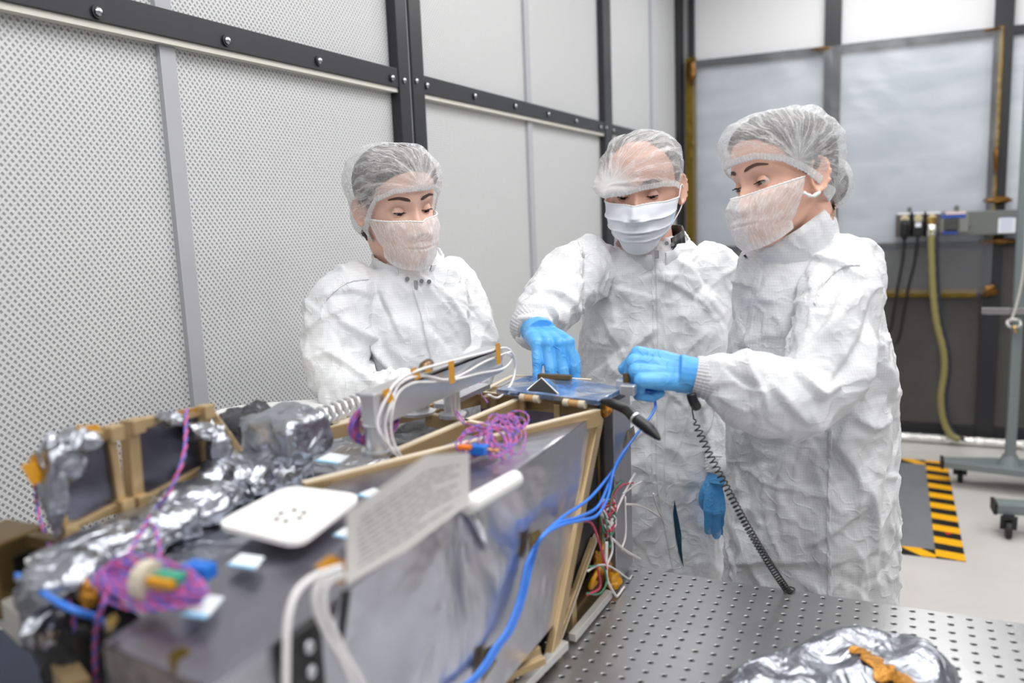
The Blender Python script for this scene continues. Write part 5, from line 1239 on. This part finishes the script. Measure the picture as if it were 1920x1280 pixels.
g2 = gown_mesh([(452, 1165, 1275, 1.98, .13), (468, 1140, 1300, 1.98, .17), (485, 1095, 1335, 1.99, .20), (510, 1085, 1362, 2.0, .23), (560, 1095, 1368, 2.01, .26), (640, 1092, 1375, 2.02, .29), (740, 1082, 1372, 2.03, .31), (850, 1080, 1368, 2.04, .33), (1000, 1110, 1362, 2.05, .34), (1200, 1110, 1360, 2.07, .36)],
    [([(1110, 500, 1.94), (1070, 520, 1.85), (1040, 560, 1.74), (1012, 590, 1.68)], [.068, .066, .062, .056]), ([(1012, 590, 1.68), (1002, 605, 1.63), (1000, 617, 1.60)], [.056, .050, .046]),
     ([(1335, 500, 1.99), (1378, 560, 2.03), (1390, 680, 2.04), (1378, 780, 1.94), (1353, 872, 1.86)], [.06, .062, .058, .052, .038])],
    folds=[(((1000, 545), (1050, 550), (1090, 580)), 7, .008), (((985, 570), (1030, 585), (1070, 620)), 8, .009), (((1092, 470), (1100, 520), (1096, 600)), 6, -.012), (((1020, 520), (1060, 505), (1090, 520)), 6, .006), (((965, 600), (1010, 600), (1050, 612)), 6, .007),
           (((1105, 560), (1150, 620), (1170, 680)), 8, .007), (((1240, 520), (1310, 560), (1350, 620)), 8, .007), (((1160, 690), (1200, 640), (1250, 600)), 9, .008), (((1290, 480), (1330, 540), (1360, 600)), 7, -.006), (((1190, 800), (1170, 880), (1200, 960)), 8, .008),
           (((1260, 700), (1310, 760), (1330, 850)), 9, .008), (((1110, 700), (1150, 660), (1200, 640)), 7, -.006), (((1280, 640), (1300, 560), (1340, 520)), 6, -.006)], seed=5)
gw2 = link('gown', g2, MGOWN, p2, smooth=True); bv2 = gown_bvh(gw2)
strip(bv2, ((1236, 478), (1238, 540), (1240, 640), (1240, 740), (1238, 840), (1240, 920), (1256, 1000), (1270, 1075)), 18, gw2, 'front_placket', bumps=.05)
strip(bv2, ((1225, 480), (1224, 560), (1226, 660), (1224, 760), (1222, 880)), 3, gw2, 'placket_stitching', off=.0025, bumps=.25); strip(bv2, ((1086, 452), (1098, 500), (1098, 560), (1092, 600)), 4, gw2, 'armhole_seam', off=.002, bumps=.2)
og = [on_gown(bv2, x, y, .004) for x, y in ((1263, 935), (1269, 962), (1276, 1000), (1277, 1030), (1281, 1062), (1272, 1036), (1264, 1000), (1261, 962))]
og = [p for p in og if p is not None]; MB().add(og+[sum(og)/len(og)], [(i, (i+1) % len(og), len(og)) for i in range(len(og))]).build('front_opening', MTRO, gw2, fix=False)
collar3(gw2, at(1224, 482, 1.95), (.0, -.22, 1), .078, .078, .052, 24, .35, .006, .03)
collar3(p2, at(1224, 480, 1.95), (.0, -.2, 1), .070, .070, .060, -62, 4.0, 0, .03, .001, MBK, 'black_undershirt')
for x, y in ((1250, 456), (1261, 458)):
    p = at(x, y, 1.865); v = nrm(CAM-p); MB().tube([p, p+v*.003], .0045, 12).tube([p+v*.003, p+v*.0045], .0022, 8).build('snap_button', MSTEEL, gw2)
q = at(1231, 474, 1.86); MB().box(q-[.005, .002, .012], q+[.005, .002, .006]).build('zip_pull', MSTEEL, gw2, bevel=.001)
# right hand reaching down
wr = at(985, 640, 1.545); kn = at(1028, 640, 1.475)
fw = nrm(kn-wr+np.array([0, -.02, -.0])); 
side = nrm(at(1060, 636, 1.5)-at(1000, 640, 1.5)); bk = nrm(np.cross(side, fw)); bk = bk if bk[2] > 0 else -bk
c1_ = [(1.15, .18, .12), (1.1, .16, .12), (1.05, .16, .12), (.98, .2, .12)]
wr2 = at(1010, 622, 1.55)
side = nrm(at(1075, 655, 1.5)-at(1000, 640, 1.53)); fw = nrm(at(1046, 640, 1.47)-at(1000, 600, 1.62)); bk = np.array([0, 0, 1.])
hs = 1 if np.dot(np.cross(fw, bk), side) > 0 else -1
hd, L2 = hand(p2, wr2, fw, bk, hs, c1_, .15, (.9, .9), 1.0)
cuff(p2, wr2-fw*.055, wr2-fw*.022, .042, .034)
# left hand hanging at the side
wl = at(1352, 888, 1.855); o = hand(p2, wl, at(1352, 990, 1.84)-wl, (.2, -1, .1), 1, [(.35, .5, .3)]*4, 0, (.3, .4), .95, wrist=.012)[0]
cuff(p2, at(1353, 858, 1.87), at(1352, 888, 1.855), .038, .033, 'sleeve_cuff', MGOWN)

# ================================================================ PERSON 3 : woman on the right
S3 = skin_mat('skin_warm', srgb(232, 184, 162)); HR3 = hair_mat('hair_dark', srgb(58, 50, 48))
hp = at(1466, 337, 1.57); H3 = Head(hp, -42, 6, -9, .95)
p3 = thing('person', 'person at right in white coverall with beige collar and pearl earring, gripping the panel corner', 'person', (hp[0]+.06, hp[1]+.08, 0))
nk = at(1500, 440, 1.62); tc3 = at(1540, 700, 1.68)
link('body', body_mesh(H3, nk, [tc3[0], tc3[1], 1.2], (.5, .8)), S3, p3, smooth=True); legs_cloth(p3, [tc3[0], tc3[1], 1.2], (.5, .8))
for s_ in (-1, 1): patch_eye(H3, s_, S3, p3, MIRG, (-8, 20), (.12, -.38)); brow(H3, s_, p3, M('brow_dark3', srgb(84, 60, 50), .8))
hair_cap(H3, p3, HR3, lambda a: np.interp(a, [0, .5, 1.0, 1.35, 1.8, PI], [.082, .074, .05, .005, -.03, -.07]), .010)
MB().ball(H3.W([.01, .098, -.022]), (.034, .034, .040), 24, 16).build('hair_bun', HR3, p3, smooth=True); MB().ball(H3.W([.01, .096, -.020]), (.044, .044, .050), 40, 26).build('hairnet_bun_cover', MNET, p3, smooth=True)
net(H3, p3, MNET, lambda a: np.interp(abs(a), [0, .5, 1.0, 1.4, 1.9, 2.6, PI], [.038, .038, .024, -.002, -.045, -.06, -.065]), lambda a, v: .011+.012*math.sin(PI*min(1, v*1.1))**.8+.004*v+.004*(abs(a) > 1.9)*math.sin(PI*v)*min(1, (abs(a)-1.9)*1.2), (.092, -.035, .022), 13)
face_mask(H3, p3, MVEIL, lambda q: -.020+.012*abs(q)**1.5, lambda q: -.118+.025*abs(q)**2, 1.40, lambda q, v: .008+.022*math.sin(PI*min(1, v*.9+.05))*(1-q*q)+.006*v*(1-q*q)-.004*v, seed=7, amp=.004)
p = H3.W([.079, -.001, -.043]); MB().ball(p, .0042, 14, 10).build('pearl_earring', M('pearl', srgb(236, 228, 214), .15), p3, smooth=True)
MB().tube(spline([H3.W([.072, -.022, -.035]), H3.W([.082, -.012, -.045]), H3.W([.085, .004, -.040])], 6), [.003+.001*math.sin(i*2) for i in range(13)], 6).build('mask_tie', MSTR, p3, smooth=True)
# turtleneck
MTN = M('beige_knit', srgb(190, 168, 148), .8)
nb = [at(1470, 468, 1.60), at(1505, 432, 1.63), at(1530, 398, 1.67)]
a_, b_ = at(1520, 455, 1.66), at(1500, 405, 1.63)
ax_ = nrm(H3.W([0, .03, -.06])-nk); mbn = MB(); u_ = nrm(np.cross(ax_, (0, 1, 0))); w_2 = np.cross(ax_, u_)
mbn.rings([[nk+ax_*(-.02+.085*i/20)+(u_*math.cos(q)+w_2*math.sin(q))*(.062-.0*i+.0012*math.sin(q*40)-.004*(i/20)) for q in np.linspace(0, 2*PI, 240, endpoint=False)] for i in range(21)], caps=False)
mbn.build('turtleneck', MTN, p3, smooth=True)
g3 = gown_mesh([(440, 1445, 1540, 1.63, .13), (458, 1420, 1580, 1.63, .17), (480, 1400, 1612, 1.64, .21), (510, 1388, 1634, 1.65, .24), (560, 1384, 1650, 1.66, .27), (620, 1380, 1660, 1.66, .29), (700, 1372, 1680, 1.67, .31), (800, 1370, 1687, 1.68, .33), (900, 1372, 1690, 1.69, .34), (1000, 1372, 1686, 1.70, .35), (1150, 1374, 1676, 1.72, .36), (1270, 1378, 1672, 1.74, .36)],
    [([(1585, 510, 1.56), (1575, 590, 1.49), (1545, 690, 1.42), (1505, 752, 1.38)], [.066, .066, .062, .058]), ([(1505, 752, 1.38), (1440, 742, 1.36), (1385, 722, 1.345), (1350, 710, 1.34)], [.058, .056, .047, .036])],
    folds=[(((1600, 560), (1540, 640), (1470, 690)), 9, .010), (((1640, 560), (1590, 680), (1520, 760)), 9, -.008), (((1480, 700), (1540, 740), (1590, 700)), 9, .011), (((1440, 720), (1480, 760), (1530, 800)), 8, .010), (((1400, 700), (1430, 740), (1440, 790)), 6, .008),
           (((1360, 690), (1400, 720), (1450, 730)), 6, -.006), (((1590, 520), (1560, 600), (1520, 660)), 7, .007), (((1640, 640), (1660, 720), (1680, 760)), 8, .008), (((1450, 520), (1420, 600), (1410, 690)), 8, .007), (((1500, 560), (1480, 640), (1470, 690)), 7, -.008),
           (((1600, 780), (1640, 800), (1680, 770)), 8, .008), (((1560, 820), (1610, 900), (1600, 1000)), 10, .010), (((1480, 820), (1460, 920), (1480, 1050)), 10, .009), (((1400, 820), (1395, 920), (1410, 1040)), 7, -.009), (((1520, 480), (1580, 500), (1620, 540)), 6, .006), (((1620, 900), (1640, 980), (1630, 1060)), 9, .009)], seed=9, fmul=1.1)
gw3 = link('gown', g3, MGOWN, p3, smooth=True); bv3 = gown_bvh(gw3)
strip(bv3, ((1428, 470), (1420, 530), (1408, 600), (1398, 660), (1394, 690)), 12, gw3, 'front_placket', bumps=.05)
strip(bv3, ((1558, 790), (1556, 880), (1554, 980), (1556, 1120)), 7, gw3, 'side_seam', off=.0025, bumps=.25); strip(bv3, ((1612, 496), (1580, 500), (1545, 530), (1528, 570)), 5, gw3, 'shoulder_seam', off=.0025, bumps=.2)
collar3(gw3, at(1492, 462, 1.60), (-.50, -.16, 1), .080, .076, .046, -55, .5, .006, .032, .004)
# hand gripping the corner
wh = at(1296, 702, 1.335); kn = at(1205, 690, 1.33)
hand(p3, wh, kn-wh, (-.05, -.62, .78), -1 if np.dot(np.cross(kn-wh, (-.05, -.62, .78)), (0, 1, 0)) < 0 else 1, [(1.15, 1.1, .5), (1.45, 1.4, .8), (1.55, 1.5, .8), (1.6, 1.5, .8)], .0, (.1, .75), 1.0)
cuff(p3, at(1346, 712, 1.338), at(1302, 703, 1.335), .036, .031)
b_ = MB().tube(spline([at(1296, 738, 1.30), at(1300, 752, 1.30), at(1306, 762, 1.31)], 5), [.008]*11, 10); b_.build('wrist_strap', MBK, p3, smooth=True)
# coiled cord
cp = spline([at(1298, 748, 1.30), at(1300, 780, 1.29), at(1320, 830, 1.285), at(1355, 900, 1.28), at(1400, 985, 1.29), at(1445, 1060, 1.31), at(1484, 1118, 1.34)], 40)
cp[-1][2] = max(cp[-1][2], TZ+.006)
L = np.concatenate([[0], np.cumsum(np.linalg.norm(np.diff(cp, axis=0), axis=1))]); n_ = 1700; s_ = np.linspace(0, L[-1], n_)
Q = np.stack([np.interp(s_, L, cp[:, k]) for k in range(3)], 1); T = np.gradient(Q, axis=0); T /= np.linalg.norm(T, axis=1)[:, None]; u_ = np.cross(T, (0, 1, 0)); u_ /= np.linalg.norm(u_, axis=1)[:, None]; w_3 = np.cross(T, u_)
fr = s_/L[-1]; ph = np.cumsum(np.interp(fr, [0, .08, .3, 1], [0, 1, 1.15, 1.9])); ph = ph/ph[-1]*2*PI*54; rad = np.interp(fr, [0, .07, .12, 1], [0, .0, .0052, .0052])
Q = Q+(u_*np.cos(ph)[:, None]+w_3*np.sin(ph)[:, None])*rad[:, None]
tag(MB().tube(Q, .0012, 5).build('coiled_cord', MBK, smooth=True), 'black coiled grounding cord hanging from the right wrist to the table edge', 'cord')
